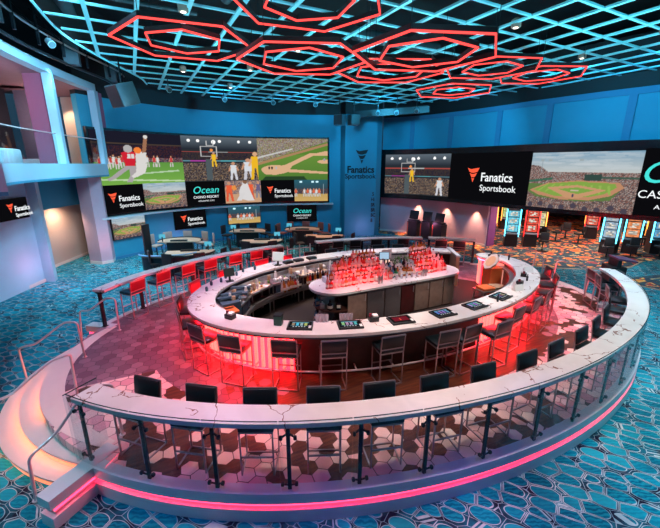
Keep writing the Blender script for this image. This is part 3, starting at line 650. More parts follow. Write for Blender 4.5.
def brand(curve, q0, q1, z0, z1, off, parent, mt=M_TXTW, mr=M_TXTR, sc=1, qx=None):
    W = q1-q0; Hh = z1-z0; s = min(W*.2, Hh*.42)*sc; qa = q0+W*.2 if qx is None else qx; zc = (z0+z1)/2
    flag_on(curve, qa-s*.1, zc-s*.35, off, s*.95, mr, parent)
    text_on(curve, qa+s*1.0, zc-s*.25, off, 'Fanatics', s*.84, mt, parent, sx=.92, bold=s*.008)
    text_on(curve, qa+s*1.0, zc-s*.92, off, 'Sportsbook', s*.6, mt, parent, sx=.98)
def ocean(curve, q0, q1, z0, z1, off, parent, sc=1, qc=None):
    W = q1-q0; Hh = z1-z0; s = min(W*.34, Hh*.42)*sc; qc = (q0+q1)/2 if qc is None else qc; zc = (z0+z1)/2
    text_on(curve, qc, zc, off, 'Ocean', s, M_TXTC, parent, align='C', shear=.25, sx=1.05)
    text_on(curve, qc, zc-s*.5, off, 'CASINO RESORT', s*.36, M_TXTW, parent, align='C')
    text_on(curve, qc, zc-s*.85, off, 'ATLANTIC CITY', s*.2, M_TXTW, parent, align='C', sx=1.2)

def casing(curve, q0, q1, z0, z1, off, parent, th=.1, fr=.1):
    b = MB(); b.strip(curve.span(q0-fr, q1+fr, off-.01, 40), curve.span(q0-fr, q1+fr, off-th, 40), z0-fr, z1+fr)
    return b.build('black_casing', M_SCRB, parent)
vw = thing('video_wall', 'huge curved video wall on the left with football, basketball and baseball pictures', 'video wall')
casing(WL, .15, 13.7, 2.28, 6.12, .1, vw, .2, .1)
ZS = 3.63
def fr_(pf, w, h): return pf(w, h)
for nm, q0, q1, z0, z1, p in (('football_picture', .15, 4.81, ZS, 6.12, football(150, 84)), ('basketball_picture', 4.81, 9.28, ZS, 6.12, arena(150, 84)), ('baseball_picture', 9.28, 13.7, ZS, 6.12, diamond(140, 84)),
                              ('black_sign_panel', .15, 2.44, 2.28, ZS, black(2, 2)), ('ballpark_picture', 2.44, 4.81, 2.28, ZS, ballpark(90, 54)), ('black_sign_panel', 4.81, 7.16, 2.28, ZS, black(2, 2)),
                              ('basketball_duel_picture', 7.16, 9.39, 2.28, ZS, fight(80, 54)), ('black_sign_panel', 9.39, 11.54, 2.28, ZS, black(2, 2)), ('court_picture', 11.54, 13.7, 2.28, ZS, court(80, 50))):
    if p.w == 2: p = Pic(16, 2, (.003, .003, .004))
    o = screen(nm, WL, q0, q1, z0, z1, .11, p, vw)
    if nm == 'black_sign_panel':
        if q0 == 4.81: ocean(WL, q0, q1, z0, z1, .125, o)
        else: brand(WL, q0, q1, z0, z1, .125, o)
vr = thing('video_wall', 'long black video wall on the right with a ballpark picture', 'video wall')
casing(WR, .2, WR.L-.4, 2.5, 5.42, .0, vr, .45, .1)
o = screen('basketball_picture', WR, .45, 4.97, 2.68, 5.2, .015, arena(140, 76, False), vr)
o = screen('ballpark_picture', WR, 9.75, 13.95, 2.6, 5.12, .015, ballpark(160, 90), vr)
o = screen('black_sign_panel', WR, 4.97, 9.75, 2.6, 5.2, .012, Pic(24, 2, (.003, .003, .004)), vr); brand(WR, 4.97, 9.75, 2.6, 5.2, .03, o, sc=.8, qx=6.25)
o = screen('black_sign_panel', WR, 13.95, 17.2, 2.6, 5.2, .012, Pic(24, 2, (.003, .003, .004)), vr); ocean(WR, 14.2, 17.0, 2.6, 5.2, .03, o, sc=1.25, qc=15.6)
# four small televisions below the left video wall
for q0, q1, p, kind, lab in ((.6, 2.35, ballpark(70, 40), 0, 'wall television showing a ballpark, leftmost below the big video wall'), (4.05, 5.89, None, 1, 'black wall television with the white and red sportsbook sign'),
                             (7.27, 9.28, court(70, 40), 0, 'wall television showing a basketball court, below the video wall'), (11.06, 12.95, None, 2, 'black wall television with aqua lettering, next to the pillar')):
    t = thing('wall_television', lab, 'television'); casing(WL, q0, q1, .98, 2.02, .0, t, .1, .03)
    o = screen('picture', WL, q0, q1, .98, 2.02, .012, p or Pic(12, 2, (.003, .003, .004)), t)
    if kind == 1: brand(WL, q0, q1, .98, 2.02, .025, o)
    if kind == 2: ocean(WL, q0, q1, .98, 2.02, .025, o)
# sign display on the left wall
WLL = Curve([(-11.2, 9.0), (-11.3, 10.3), (-11.38, 11.66), (-11.47, 12.8), (-11.55, 13.9)])
t = thing('sign_display', 'long black sign display on the left wall under the balcony', 'sign'); casing(WLL, .6, 4.7, 2.68, 3.4, .1, t, .12, .02)
o = screen('black_panel', WLL, .6, 4.7, 2.68, 3.4, .11, Pic(10, 2, (.003, .003, .004)), t); brand(WLL, 2.7, 4.7, 2.68, 3.4, .13, o, sc=1.0, qx=3.72)
# sign on the pillar
PC = Curve([(.95, 23.55), (1.6, 23.615), (2.3, 23.685), (2.95, 23.75)])
t = thing('pillar_sign', 'black flag emblem and lettering mounted on the blue pillar', 'sign')
flag_on(PC, .66, 4.62, .01, .8, M_TXTK, t); text_on(PC, 1.0, 4.08, .01, 'Fanatics', .58, M_TXTK, t, align='C', sx=.95, bold=.018); text_on(PC, 1.0, 3.72, .01, 'Sportsbook', .42, M_TXTK, t, align='C', bold=.008)
PC2 = Curve([(2.95, 23.75), (3.08, 23.99), (3.2, 24.23), (3.35, 24.5)])
t = thing('pillar_vertical_sign', 'column of small dark characters down the edge of the pillar', 'sign')
for k, ch in enumerate(('5', 'Hi', 'SR', 'BR', 'BC', 'B')): text_on(PC, 1.75-(.02 if k else -.04), 2.62-.34*k, .01, ch, .32, M_TXTK, t, sx=.75, bold=.01)

# ------------------------------------------------------------ raised platform
NN = 160
ring = lambda off: [opos(360*i/NN, off) for i in range(NN)]
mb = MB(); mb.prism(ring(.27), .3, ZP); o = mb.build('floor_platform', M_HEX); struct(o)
o.location = (C0[0], C0[1], 0); o.rotation_euler = (0, 0, TH)
iv = Matrix.Rotation(-TH, 4, 'Z') @ Matrix.Translation((-C0[0], -C0[1], 0)); o.data.transform(iv)
struct(MB().prism(ring(.1), 0, .3).build('floor_platform.001', M_CREAM))
kerb = thing('platform_kerb', 'cream kerb around the oval platform with a glowing pink light strip', 'kerb')
GAPS = [(155, 210), (333.5, 390)]     # the stairs
def kspan(a, b): return arc(opos, a, b, 0, 0)
for a, b in ((210, 333.5), (30, 155)):
    n = int((b-a)/2.2)
    MB().strip(arc(opos, a, b, .42, n), arc(opos, a, b, .25, n), .3, .462).build('kerb_cap', M_WHITE, kerb)
    MB().strip(arc(opos, a, b, .42, n), arc(opos, a, b, .1, n), 0, .2).build('kerb_plinth', M_WHITE, kerb)
    MB().strip(arc(opos, a, b, .345, n), arc(opos, a, b, .1, n), .2, .3).build('recess', M_WHITE, kerb)
    MB().strip(arc(opos, a+.4, b-.4, .365, n), arc(opos, a+.4, b-.4, .35, n), .215, .285).build('light_strip', M_PINK_LED, kerb)
# left stairs: three wide curved steps
def stair_off(t, base, bulge, t0=155, t1=210): return base+bulge*math.sin(PI*min(1, max(0, (t-t0)/(t1-t0))))**.8
st = thing('curved_staircase', 'wide curved cream staircase with glowing peach step edges at the left', 'stairs')
def sarc(t0, t1, base, bulge, n=36): return [opos(t0+(t1-t0)*i/n, stair_off(t0+(t1-t0)*i/n, base, bulge, t0, t1)) for i in range(n+1)]
T0, T1 = 154, 210.5
lev = [(.45, .08, .24), (.3, .27, .37), (.15, .48, .48)]
MB().strip(arc(opos, T0, T1, .002, 36), arc(opos, T0, T1, -.08, 36), .38, ZP+.006).build('landing', M_CREAM, st)
for i, (z, b0, bu) in enumerate(lev):
    nx_ = lev[i+1][1:] if i < 2 else (None, None)
    inner = arc(opos, T0, T1, .0, 36)
    MB().strip(sarc(T0, T1, b0-.03, bu), inner, max(z-.15, 0), z-.035).build('backlit_riser', M_RISER, st)
    MB().strip(sarc(T0, T1, b0, bu), inner, z-.035, z+(.006 if i == 0 else 0)).build('tread', M_CREAM, st)
    MB().strip(sarc(T0+1, T1-1, b0-.008, bu), sarc(T0+1, T1-1, b0-.028, bu), z-.05, z-.036).build('light_strip', M_PEACH_LED, st)
def wing(t, off0, off1, lab):
    c = thing('stair_wing_wall', lab, 'low wall', (0, 0, 0)); a = opos(t, off0); b = opos(t, off1)
    MB().bar((a[0], a[1], .39), (b[0], b[1], .39), .26, .15).build('cap', M_WHITE, c); MB().bar((a[0], a[1], .09), (b[0], b[1], .09), .26, .18).build('plinth', M_WHITE, c)
    e = (a[0]*.06+b[0]*.94, a[1]*.06+b[1]*.94); MB().bar((a[0], a[1], .25), (e[0], e[1], .25), .16, .14).build('recess', M_WHITE, c)
    MB().bar((a[0], a[1], .25), (e[0], e[1], .25), .18, .03).build('light_strip', M_PINK_LED, c)
wing(211, .0, 1.0, 'short stepped wall closing the near end of the curved staircase')
wing(154, .0, .75, 'short stepped wall closing the far end of the curved staircase')
# right stairs
st = thing('curved_staircase', 'narrow curved staircase at the far right beside the black lectern', 'stairs')
for i, (z, b0, bu) in enumerate(((.45, .1, .1), (.3, .35, .2), (.15, .6, .3))):
    inner = arc(opos, 333.5, 372, .0, 24); tt0, tt1 = 333.5, 372
    MB().strip(sarc(tt0, tt1, b0, bu, 24), inner, max(z-.15, 0), z+(.006 if i == 0 else 0)).build('tread', [M_TEALF, M_TEALF][0] if i else M_CREAM, st)
    MB().strip(sarc(tt0, tt1, b0+.012, bu, 24), sarc(tt0, tt1, b0-.05, bu, 24), z-.04, z+.008).build('nosing', M_CREAM, st)
st = thing('platform_edge_ledge', 'low cream ledge closing the platform behind the bar opening', 'ledge')
MB().strip(arc(opos, 12, 30, .3, 12), arc(opos, 12, 30, .0, 12), 0, .462).build('kerb_cap', M_CREAM, st)

# ------------------------------------------------------------ stools
def make_stool(back_mat, seat_mat, name='bar_stool'):
    t = thing(name, 'x', 'bar stool'); w = .238
    MB().rbox((0, .0, .745), (.485, .43, .075), .022).build('seat', seat_mat, t)
    M = Matrix.Translation((0, -.2, .79)) @ Matrix.Rotation(.13, 4, 'X')
    MB().rbox((0, 0, .15), (.47, .05, .27), .018, M=M).build('backrest', back_mat, t)
    fb = MB(); 
    for s in (-1, 1): fb.bar((s*w, -.205, .7), (s*w, -.252, 1.075), .018, .022)
    fb.bar((-w, -.25, 1.07), (w, -.25, 1.07), .018, .03); fb.bar((-w, -.216, .79), (w, -.216, .79), .015, .02); fb.build('back_frame', M_STOOLF, t)
    for s in (-1, 1):
        MB().bar((s*w, -.205, 0), (s*w, -.205, .71), .02).build('leg', M_STOOLF, t); MB().bar((s*w*.93, .2, 0), (s*w*.93, .2, .71), .02).build('leg', M_STOOLF, t)
    b = MB(); b.bar((-w, -.205, .012), (w, -.205, .012), .02)
    for s in (-1, 1): b.bar((s*w, -.205, .012), (s*w*.93, .2, .012), .02)
    b.build('floor_frame', M_STOOLF, t)
    MB().bar((-w*.93, .2, .3), (w*.93, .2, .3), .02).build('footrest', M_STOOLF, t)
    b = MB(); b.bar((-w, -.205, .697), (w, -.205, .697), .02); b.bar((-w*.93, .2, .697), (w*.93, .2, .697), .02)
    for s in (-1, 1): b.bar((s*w, -.205, .697), (s*w*.93, .2, .697), .02)
    b.build('seat_frame', M_STOOLF, t)
    return t
SB = make_stool(M_LEATH, M_LEATH); SR = make_stool(M_RGLOW_STRAW, M_TEALF); used = {SB: False, SR: False}  # SR: stool whose back carries the red LED glow as colour
def place(src, loc, rz, lab, grp):
    if not used[src]: used[src] = True; src.location = loc; src.rotation_euler = (0, 0, rz); src['label'] = lab; src['group'] = grp; return src
    return dup(src, loc, rz, lab, grp)
def jit(a=.05): return rnd.uniform(-a, a)
OUT_T = [215.9, 224.6, 232.7, 240.4, 247.4, 254.7, 261.9, 269.7, 276.3, 283.9, 290.7, 298.2, 306.2, 313.6, 324.5, 330.3]
ordn = ['first', 'second', 'third', 'fourth', 'fifth', 'sixth', 'seventh', 'eighth', 'ninth', 'tenth', 'eleventh', 'twelfth', 'thirteenth', 'fourteenth', 'fifteenth', 'sixteenth', 'seventeenth', 'eighteenth']
for i, t in enumerate(OUT_T):
    x, y = opos(t, -.1); lab = 'black stool at the near outer marble rail, %s from the staircase' % ordn[i]
    if i == 0: lab = 'black bar stool at the staircase end of the near outer marble rail'
    if i == 15: lab = 'black stool beside the black lectern at the right end of the rail'
    place(SB, (x, y, ZP), onor(t)-PI/2+jit(.06), lab, 'stools at the near outer rail')
FL = [146.4, 137.8, 129.6, 122.5, 114.3, 107.5, 100.6]
for i, t in enumerate(FL):
    x, y = opos(t, -.02); lab = 'red backed stool at the far left rail, %s from the staircase' % ordn[i]
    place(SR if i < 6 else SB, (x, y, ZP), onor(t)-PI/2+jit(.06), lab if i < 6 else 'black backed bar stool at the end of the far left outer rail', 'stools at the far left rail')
for i, t in enumerate([80, 73.8, 66.3, 56.5, 42.5, 35]):
    x, y = opos(t, .02 if i < 4 else -.2); place(SB, (x, y, ZP), onor(t)-PI/2+jit(.06), 'black stool at the far rail behind the bottles, %s from the left' % ordn[i], 'stools at the far rail')
INN = [(169.1, .24), (183.6, .24), (198.1, .26), (210.9, .29), (225.2, .26), (236.2, .26), (248.9, .25), (261.6, .36), (267.6, .36), (275.4, .52), (285.7, .26), (295.7, .27), (304.5, .33), (314.5, .4), (325.2, .46), (337, .5)]
WH = ['leftmost', 'second from left', 'third from left', 'fourth from left', 'fifth from left, where the red front ends', 'below the second gaming machine', 'alone at the middle of the walnut front', 'left one of the close pair', 'right one of the close pair', 'pulled out from the bar at the red glow', 'just behind the pulled out one',
      'where the right curve begins', 'fourth from the right end', 'third from the right end', 'second from the right end', 'at the right end, nearest the casino']
for i, (t, o_) in enumerate(INN):
    x, y = bpos(t, o_-.24); place(SB, (x, y, ZP), bnor(t)+PI/2+jit(.1), 'black stool at the oval bar, '+WH[i], 'stools on the near side of the oval bar')
for i, (t, o_) in enumerate([(150.4, .42), (135.1, .4), (118.3, .44), (107.8, .4), (97.3, .4), (88.1, .44), (67, .5), (58, .5)]):
    x, y = bpos(t, o_-.22); red = i < 4  # red: backs with the LED glow put into their colour
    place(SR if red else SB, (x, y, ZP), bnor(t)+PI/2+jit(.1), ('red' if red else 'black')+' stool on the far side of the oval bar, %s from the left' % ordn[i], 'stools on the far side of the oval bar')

# ------------------------------------------------------------ outer rails
def rail_counter(t0, t1, lab, w=.38, n=None, posts=None, base_off=0):
    c = thing('drink_rail', lab, 'counter'); n = n or max(6, int((t1-t0)/1.8))
    b = MB(); b.strip(arc(opos, t0, t1, base_off+w, n), arc(opos, t0, t1, base_off, n), 1.445, 1.51); b.build('countertop', M_MARBLE, c)
    MB().strip(arc(opos, t0, t1, base_off+w-.07, n), arc(opos, t0, t1, base_off+.07, n), 1.405, 1.444).build('underframe', M_DARKM, c)
    for tt in posts or []:
        x, y = opos(tt, base_off+w-.12); p = MB().box((x, y, ZP+.48), (.05, .09, .95), rz=onor(tt)).build('post', M_DARKM, c)
        MB().box((x, y, ZP+.012), (.12, .14, .024), rz=onor(tt)).build('foot_plate', M_DARKM, p)
    return c
PT = [210.8]+[(OUT_T[i]+OUT_T[i+1])/2 for i in range(15)]+[333]
near = rail_counter(210, 333.6, 'long white marble drink rail sweeping around the near side of the platform', posts=[])
rail_counter(97.8, 155.2, 'white marble drink rail curving along the far left of the platform', posts=[154.5, 142, 126, 111, 98.5], w=.34)
rail_counter(49, 86.5, 'white marble drink rail behind the bar in front of the pillar', posts=[49.5, 61, 70.5, 78, 86], w=.34)
rail_counter(29, 46.5, 'short white marble drink rail in front of the black kiosks', posts=[29.4, 40, 46.2], w=.34, base_off=.05)
# glass guard with clamps
gg = thing('glass_guardrail', 'clear glass guardrail with dark clamped posts in front of the near marble rail', 'glass guardrail')
JT = [209.3]+[(OUT_T[i]+OUT_T[i+1])/2-.9 for i in range(15)]+[333.8]
for i in range(len(JT)-1):
    a, b = JT[i]+.06, JT[i+1]-.06; n = 4; A = arc(opos, a, b, .395, n); Bq = arc(opos, a, b, .383, n); m = MB()
    m.strip(A, Bq, .47, 1.555); o = m.build('glass_panel', M_GLASS, gg)
    MB().strip(A, Bq, 1.555, 1.561).build('polished_edge', M_GEDGE, o)
for tt in PT[1:-1]+[PT[0]]:
    x, y = opos(tt, .33); a = onor(tt); p = MB().box((x, y, ZP+.47), (.03, .05, .96), rz=a).build('post', M_DARKM, gg)
    for z in (.12, .84):
        for s in (-1, 1):
            cl = MB(); ex, ey = x-math.sin(a)*s*.09+math.cos(a)*.03, y+math.cos(a)*s*.09+math.sin(a)*.03
            cl.bar((x, y, ZP+z+.05*(1 if z < .5 else -1)*-1), (ex, ey, ZP+z), .018); cl.rbox((ex, ey, ZP+z), (.05, .045, .05), .012, rz=a)
            cl.build('clamp', M_DARKM, p)
# glass return at the staircase
gr = thing('glass_guardrail', 'short clear glass screen closing the marble rail at the staircase', 'glass guardrail')
a = opos(209.2, .42); b = opos(209.2, -.05); m = MB(); m.bar((a[0], a[1], 1.0), (b[0], b[1], 1.0), .012, 1.1); m.build('glass_panel', M_GLASS, gr)
m = MB(); m.bar((a[0], a[1], 1.553), (b[0], b[1], 1.553), .014, .008); m.build('polished_edge', M_GEDGE, gr)
# far glass guards (thin)
for a, b, lab in ((98, 155, 'low clear glass guard behind the far left marble rail'), (49, 86, 'low clear glass guard behind the marble rail at the pillar')):
    g2 = thing('glass_guardrail', lab, 'glass guardrail'); n = 5
    for k in range(n):
        p, q = a+(b-a)*k/n+.1, a+(b-a)*(k+1)/n-.1; MB().strip(arc(opos, p, q, .385, 5), arc(opos, p, q, .375, 5), .47, 1.53).build('glass_panel', M_GLASS, g2)

# handrails
def handrail(pts, lab, r=.021, cat='handrail'):
    P = [Vector(p) for p in pts]; out = [P[0]]
    for i in range(1, len(P)-1):
        a, b, c = P[i-1], P[i], P[i+1]; d1 = (a-b); d2 = (c-b); rr = min(.09, d1.length*.4, d2.length*.4); p0 = b+d1.normalized()*rr; p1 = b+d2.normalized()*rr
        for k in range(6): u = k/5; out.append(p0*(1-u)**2+b*2*u*(1-u)+p1*u*u)
    out.append(P[-1]); t = thing('stair_handrail', lab, cat)
    MB().tube(out, r, 10).build('tube', M_CHROME, t)
    for e in (P[0], P[-1]): MB().cyl((e.x, e.y, e.z), .045, .012, 12).build('foot_plate', M_CHROME, t)
def op3(t, off, z): x, y = opos(t, off); return (x, y, z)
handrail([op3(206.2, .86, .02), op3(207.2, .86, .8), op3(207.6, .5, .96), op3(208.4, .2, 1.3), op3(209.4, -.1, 1.42), op3(210.2, -.2, 1.36), op3(210.2, -.22, ZP)], 'polished handrail beside the near end wall of the curved staircase')
handrail([op3(192.4, 1.15, .02), op3(192.4, 1.15, .92), op3(192.4, .62, .95), op3(192, .03, 1.32), op3(192.4, -.2, 1.36), op3(192, -.26, 1.32), op3(191, -.25, ZP)], 'polished handrail in the middle of the curved staircase, nearer one')
handrail([op3(172.6, .9, .1), op3(173.6, .86, .93), op3(173.4, .56, .96), op3(172.8, .0, 1.36), op3(173.4, -.26, 1.36), op3(171.6, -.22, ZP)], 'polished handrail in the middle of the curved staircase, farther one')
handrail([op3(156.2, .83, .02), op3(156.2, .72, .95), op3(156.2, .46, .96), op3(156.4, -.1, 1.34), op3(156.2, -.34, 1.34), op3(156.0, -.3, ZP)], 'polished handrail at the far end of the staircase beside the red stools')
handrail([op3(350, 1.0, .02), op3(350, .95, .9), op3(350, .55, 1.1), op3(350, -.2, 1.36), op3(350, -.4, 1.3), op3(350, -.42, ZP)], 'thin handrail in the middle of the right staircase behind the bar stools')
handrail([op3(337.2, .8, .02), op3(337.2, .78, .9), op3(337.2, .2, 1.3), op3(336.4, -.05, 1.34), op3(337, -.08, ZP)], 'thin handrail of the right staircase beside the black lectern')
handrail([op3(365, .95, .02), op3(365, .9, .95), op3(365, .3, 1.3), op3(365, .0, ZP)], 'thin handrail at the far end of the right staircase')
gt = thing('rail_gate', 'thin metal gate between the two far marble rails', 'gate')
for tt in (88.5, 92, 96): x, y = opos(tt, .15); MB().cyl((x, y, ZP), .022, 1.0, 8).build('post', M_CHROME, gt)
A = [op3(88.5+i*7.5/6, .15, 1.3) for i in range(7)]; MB().tube(A, .018, 8).build('rail', M_CHROME, gt)

# black lectern at the right rail end
x, y = opos(335.2, .5)
t = thing('black_lectern', 'tall black lectern at the right end of the marble rail', 'lectern', (x, y, 0), onor(334))
MB().box((0, 0, .78), (.42, .55, 1.56)).build('body', M_PLAST, t); MB().box((0, 0, 1.66), (.1, .5, .3)).build('screen_stand', M_PLAST, t)
MB().box((-.02, 0, 1.8), (.5, .62, .05), M=Matrix.Rotation(.12, 4, 'Y')).build('top', mat('plum_lectern_top', (.12, .05, .12), .3), t)

# ------------------------------------------------------------ the oval bar
bar = thing('oval_bar', 'large oval bar with pinkish white marble top and glowing red fluted front', 'bar')
TB0, TB1 = 33, 368     # opening between 8 and 33 degrees
def ends(off0, off1, n=150):
    return arc(bpos, TB0, TB1, off0, n), arc(bpos, TB0, TB1, off1, n)
A, Bq = ends(0, -.62); mb = MB(); mb.strip(A, Bq, 1.45, 1.51); mb.build('countertop', M_MARBLE, bar)
# rounded head where the right arm ends
cx_, cy_ = bpos(TB1, -.42); hd = [(cx_+.43*math.cos(a), cy_+.43*math.sin(a)) for a in [2*PI*k/36 for k in range(36)]]
MB().prism(hd, 1.449, 1.509).build('rounded_end', M_MARBLE, bar)
A, Bq = ends(-.01, -.61); MB().strip(A, Bq, 1.41, 1.449).build('top_edge_band', mat('dark_blue_edge_band', (.08, .09, .13), .3, .4), bar)
MB().strip(*[arc(bpos, TB0, TB1, q, 150) for q in (-.4, -.5)], ZP, 1.41).build('bar_wall', M_WOOD, bar)
# inner stainless gutter
MB().strip(*[arc(bpos, 60, 350, q, 130) for q in (-.62, -.78)], 1.3, 1.36).build('drain_gutter', M_STEEL, bar)
# plain walnut front where no lamps burn, fluted lit front elsewhere
MB().strip(*[arc(bpos, 227, 279, q, 28) for q in (-.36, -.4)], ZP, 1.41).build('walnut_front', M_WOOD, bar)
M_FL = mat('cream_backlit_flute', (.85, .6, .55), .45, emit=(1, .36, .27), es=.6); M_REDP = emat('glowing_red_backing', (1, .006, .012), 13)
for a, b in ((100, 226), (280, 366)):
    n = int((b-a)*1.0); MB().strip(arc(bpos, a, b, -.38, n), arc(bpos, a, b, -.4, n), ZP+.02, 1.4).build('red_backing', M_REDP, bar)
    fl = MB(); t = a; step = .15
    while t < b:
        x, y = bpos(t, -.355); fl.box((x, y, ZP+.53), (.045, .062, .86), rz=bnor(t)); x1, y1 = bpos(t+1, -.355); t += step/math.hypot(x1-x, y1-y)
    o = fl.build('fluted_front', M_FL, bar)
    MB().strip(arc(bpos, a, b, -.22, n), arc(bpos, a, b, -.26, n), 1.385, 1.405).build('light_strip', M_HOT_LED, bar)
fl = MB()
for k in range(13):
    a = 2*PI*k/24+TH-.3; fl.box((cx_+.31*math.cos(a), cy_+.31*math.sin(a), ZP+.5), (.05, .05, .9), rz=a)
for k in range(10):
    t = 352+k*1.6; x, y = bpos(t, -.55); fl.box((x, y, ZP+.5), (.05, .09, .9), rz=bnor(t))
fl.build('fluted_front', M_FL, bar); MB().cyl((cx_, cy_, ZP), .27, .96, 24).build('red_backing', M_REDP, bar)
MB().tube([(cx_+.36*math.cos(a), cy_+.36*math.sin(a), 1.395) for a in [2*PI*k/24 for k in range(24)]], .012, 6, closed=True).build('light_strip', M_HOT_LED, bar)
MB().tube([bpos(100+258*k/90, -.12)+(ZP+.2,) for k in range(91)], .022, 8).build('foot_rail', M_CHROME, bar)
for k in range(28): t = 104+258*k/28; a = bpos(t, -.12); b = bpos(t, -.38); MB().bar((a[0], a[1], ZP+.2), (b[0], b[1], ZP+.2), .025).build('rail_bracket', M_CHROME, bar)
# end wall of the far arm
a = bpos(35, -.02); b = (4.42, 12.0)
pw = thing('bar_end_partition', 'upright wooden end partition with white cap at the bar opening', 'partition')
MB().bar((a[0], a[1], .98), (b[0], b[1], .98), .1, 1.06).build('panel', M_TAN, pw); MB().bar((a[0], a[1], 1.54), (b[0], b[1], 1.54), .14, .06).build('cap', M_WHITE, pw)
# bartender floor
struct(MB().prism(arc(bpos, 0, 358, -.42, 90), ZP+.004, ZP+.012).build('floor_bartender', M_RUBBER))

# bar-top gaming machines
def make_tab():
    t = thing('bartop_gaming_machine', 'x', 'gaming machine')
    MB().rbox((0, 0, .02), (.5, .36, .04), .01).build('bezel', M_PLAST, t)
    return t
def tabpic(seed, mode=0):
    r_ = np.random.default_rng(seed); a = np.zeros((9, 16, 3))+.01
    if mode: a[2:8, 2:14] = (.16, .01, .02); a[3:6, 7] = (.7, .1, .05)
    else:
        for k in range(4): a[3:7, 2+3*k:4+3*k] = r_.uniform(.1, .6, 3)*np.array((.7, .85, 1.1))
        a[7, 2:14] = (.1, .3, .4); a[1, 3:13:2] = (.5, .5, .5); a[2, 1:15] = (.02, .06, .1)
    return a
def add_pic(parent, a, w, d, z, name='screen', M=None):
    h, n = a.shape[:2]; vs = []; fs = []; cs = []
    for j in range(h):
        for i in range(n):
            x0, x1 = -w/2+w*i/n, -w/2+w*(i+1)/n; y0, y1 = -d/2+d*j/h, -d/2+d*(j+1)/h; k = len(vs); vs += [(x0, y0, z), (x1, y0, z), (x1, y1, z), (x0, y1, z)]; fs.append((k, k+1, k+2, k+3)); cs += [*map(float, a[j, i]), 1.]*4
    if M: vs = [tuple(M @ Vector(v)) for v in vs]
    me = bpy.data.meshes.new(name); me.from_pydata(vs, [], fs); ca = me.color_attributes.new('Col', 'FLOAT_COLOR', 'POINT'); ca.data.foreach_set('color', cs); me.materials.append(M_PIC)
    o = bpy.data.objects.new(name, me); COL.objects.link(o); o.parent = parent; return o
TT = [(228, 0), (241, 0), (254, 1), (266, 0), (277, 0), (289, 0), (199.5, 0)]
TLB = ['leftmost lit gaming machine in the near bar top, beside the dark green box', 'lit gaming machine in the near bar top left of the dark red one', 'gaming machine with a dark red screen in the near bar top', 'lit gaming machine in the bar top right of the dark red one',
       'lit gaming machine in the bar top, second right of the dark red one', 'rightmost lit gaming machine in the near bar top', '']
for i, (tt, md) in enumerate(TT[:6]):
    x, y = bpos(tt, -.36); t = make_tab(); t.location = (x, y, 1.51); t.rotation_euler = (0, 0, bnor(tt)+PI/2); t['label'] = TLB[i]; t['group'] = 'gaming machines set in the bar top'
    add_pic(t, tabpic(i, md), .44, .28, .0415)
    MB().box((.2, -.1, .043), (.05, .1, .01)).build('button_pad', M_PAPER, t)

# ------------------------------------------------------------ back bar island
def cap_outline(u0, u1, vc, hw, n=14):
    P = []
    for k in range(n+1): a = -PI/2+PI*k/n; P.append(loc2w(u1-hw+hw*math.cos(a), vc+hw*math.sin(a)))
    for k in range(n+1): a = PI/2+PI*k/n; P.append(loc2w(u0+hw+hw*math.cos(a), vc+hw*math.sin(a)))
    return P
isl = thing('back_bar_island', 'central back bar island of grey wood cabinets with marble top and glowing tiers', 'bar island')
U0, U1, VC, HW = -1.98, 2.95, .05, .66
MB().prism(cap_outline(U0, U1, VC, HW), 1.39, 1.45).build('countertop', M_MARBLE, isl)
MB().prism(cap_outline(U0+.04, U1-.04, VC, HW-.04), 1.35, 1.389).build('top_edge_band', M_STEEL, isl)
MB().prism(cap_outline(U0+.75, U1-.1, VC, HW-.1), ZP, 1.35).build('carcass', M_WOOD, isl)
# open shelves at the rounded left end
sh = MB(); sh.prism(cap_outline(U0+.1, U0+1.5, VC, HW-.08), .9, .93); sh.prism(cap_outline(U0+.1, U0+1.5, VC, HW-.08), ZP, ZP+.04); sh.build('end_shelves', M_WOOD, isl)
for k, (ua, ub) in enumerate(((-1.2, -.62), (-.6, -.05), (-.03, .5), (.52, .98), (1.0, 1.52), (1.54, 2.06), (2.08, 2.5))):
    x, y = loc2w((ua+ub)/2, VC-HW+.085); o = MB().rbox((x, y, .92), (ub-ua-.015, .03, .84), .006, rz=TH).build('cabinet_door', M_WOODR if k == 3 else (M_STEEL if k in (1, 2) else M_WOODG), isl)
    x, y = loc2w(ub-.06, VC-HW+.055); MB().bar((x, y, 1.1), (x, y, 1.28), .014).build('handle', M_CHROME, o)
M_TIER = emat('red_lit_tier', (1, .03, .04), 7)
for (ua, ub, va, vb, z0, z1) in ((-1.45, .35, -.05, .5, 1.45, 1.6), (-1.25, .3, .18, .5, 1.6, 1.76), (1.35, 2.5, -.05, .5, 1.45, 1.6), (1.5, 2.4, .15, .5, 1.6, 1.76), (.45, 1.25, .1, .45, 1.45, 1.55)):
    P = [loc2w(ua, va), loc2w(ub, va), loc2w(ub, vb), loc2w(ua, vb)]; lit = ua != .45
    o = MB().prism(P, z0, z1).build('display_tier', M_WHITE, isl)
    if lit: MB().prism([loc2w(ua+.02, va-.012), loc2w(ub-.02, va-.012), loc2w(ub-.02, va-.002), loc2w(ua+.02, va-.002)], z0+.015, z1-.015).build('light_panel', M_TIER, o)
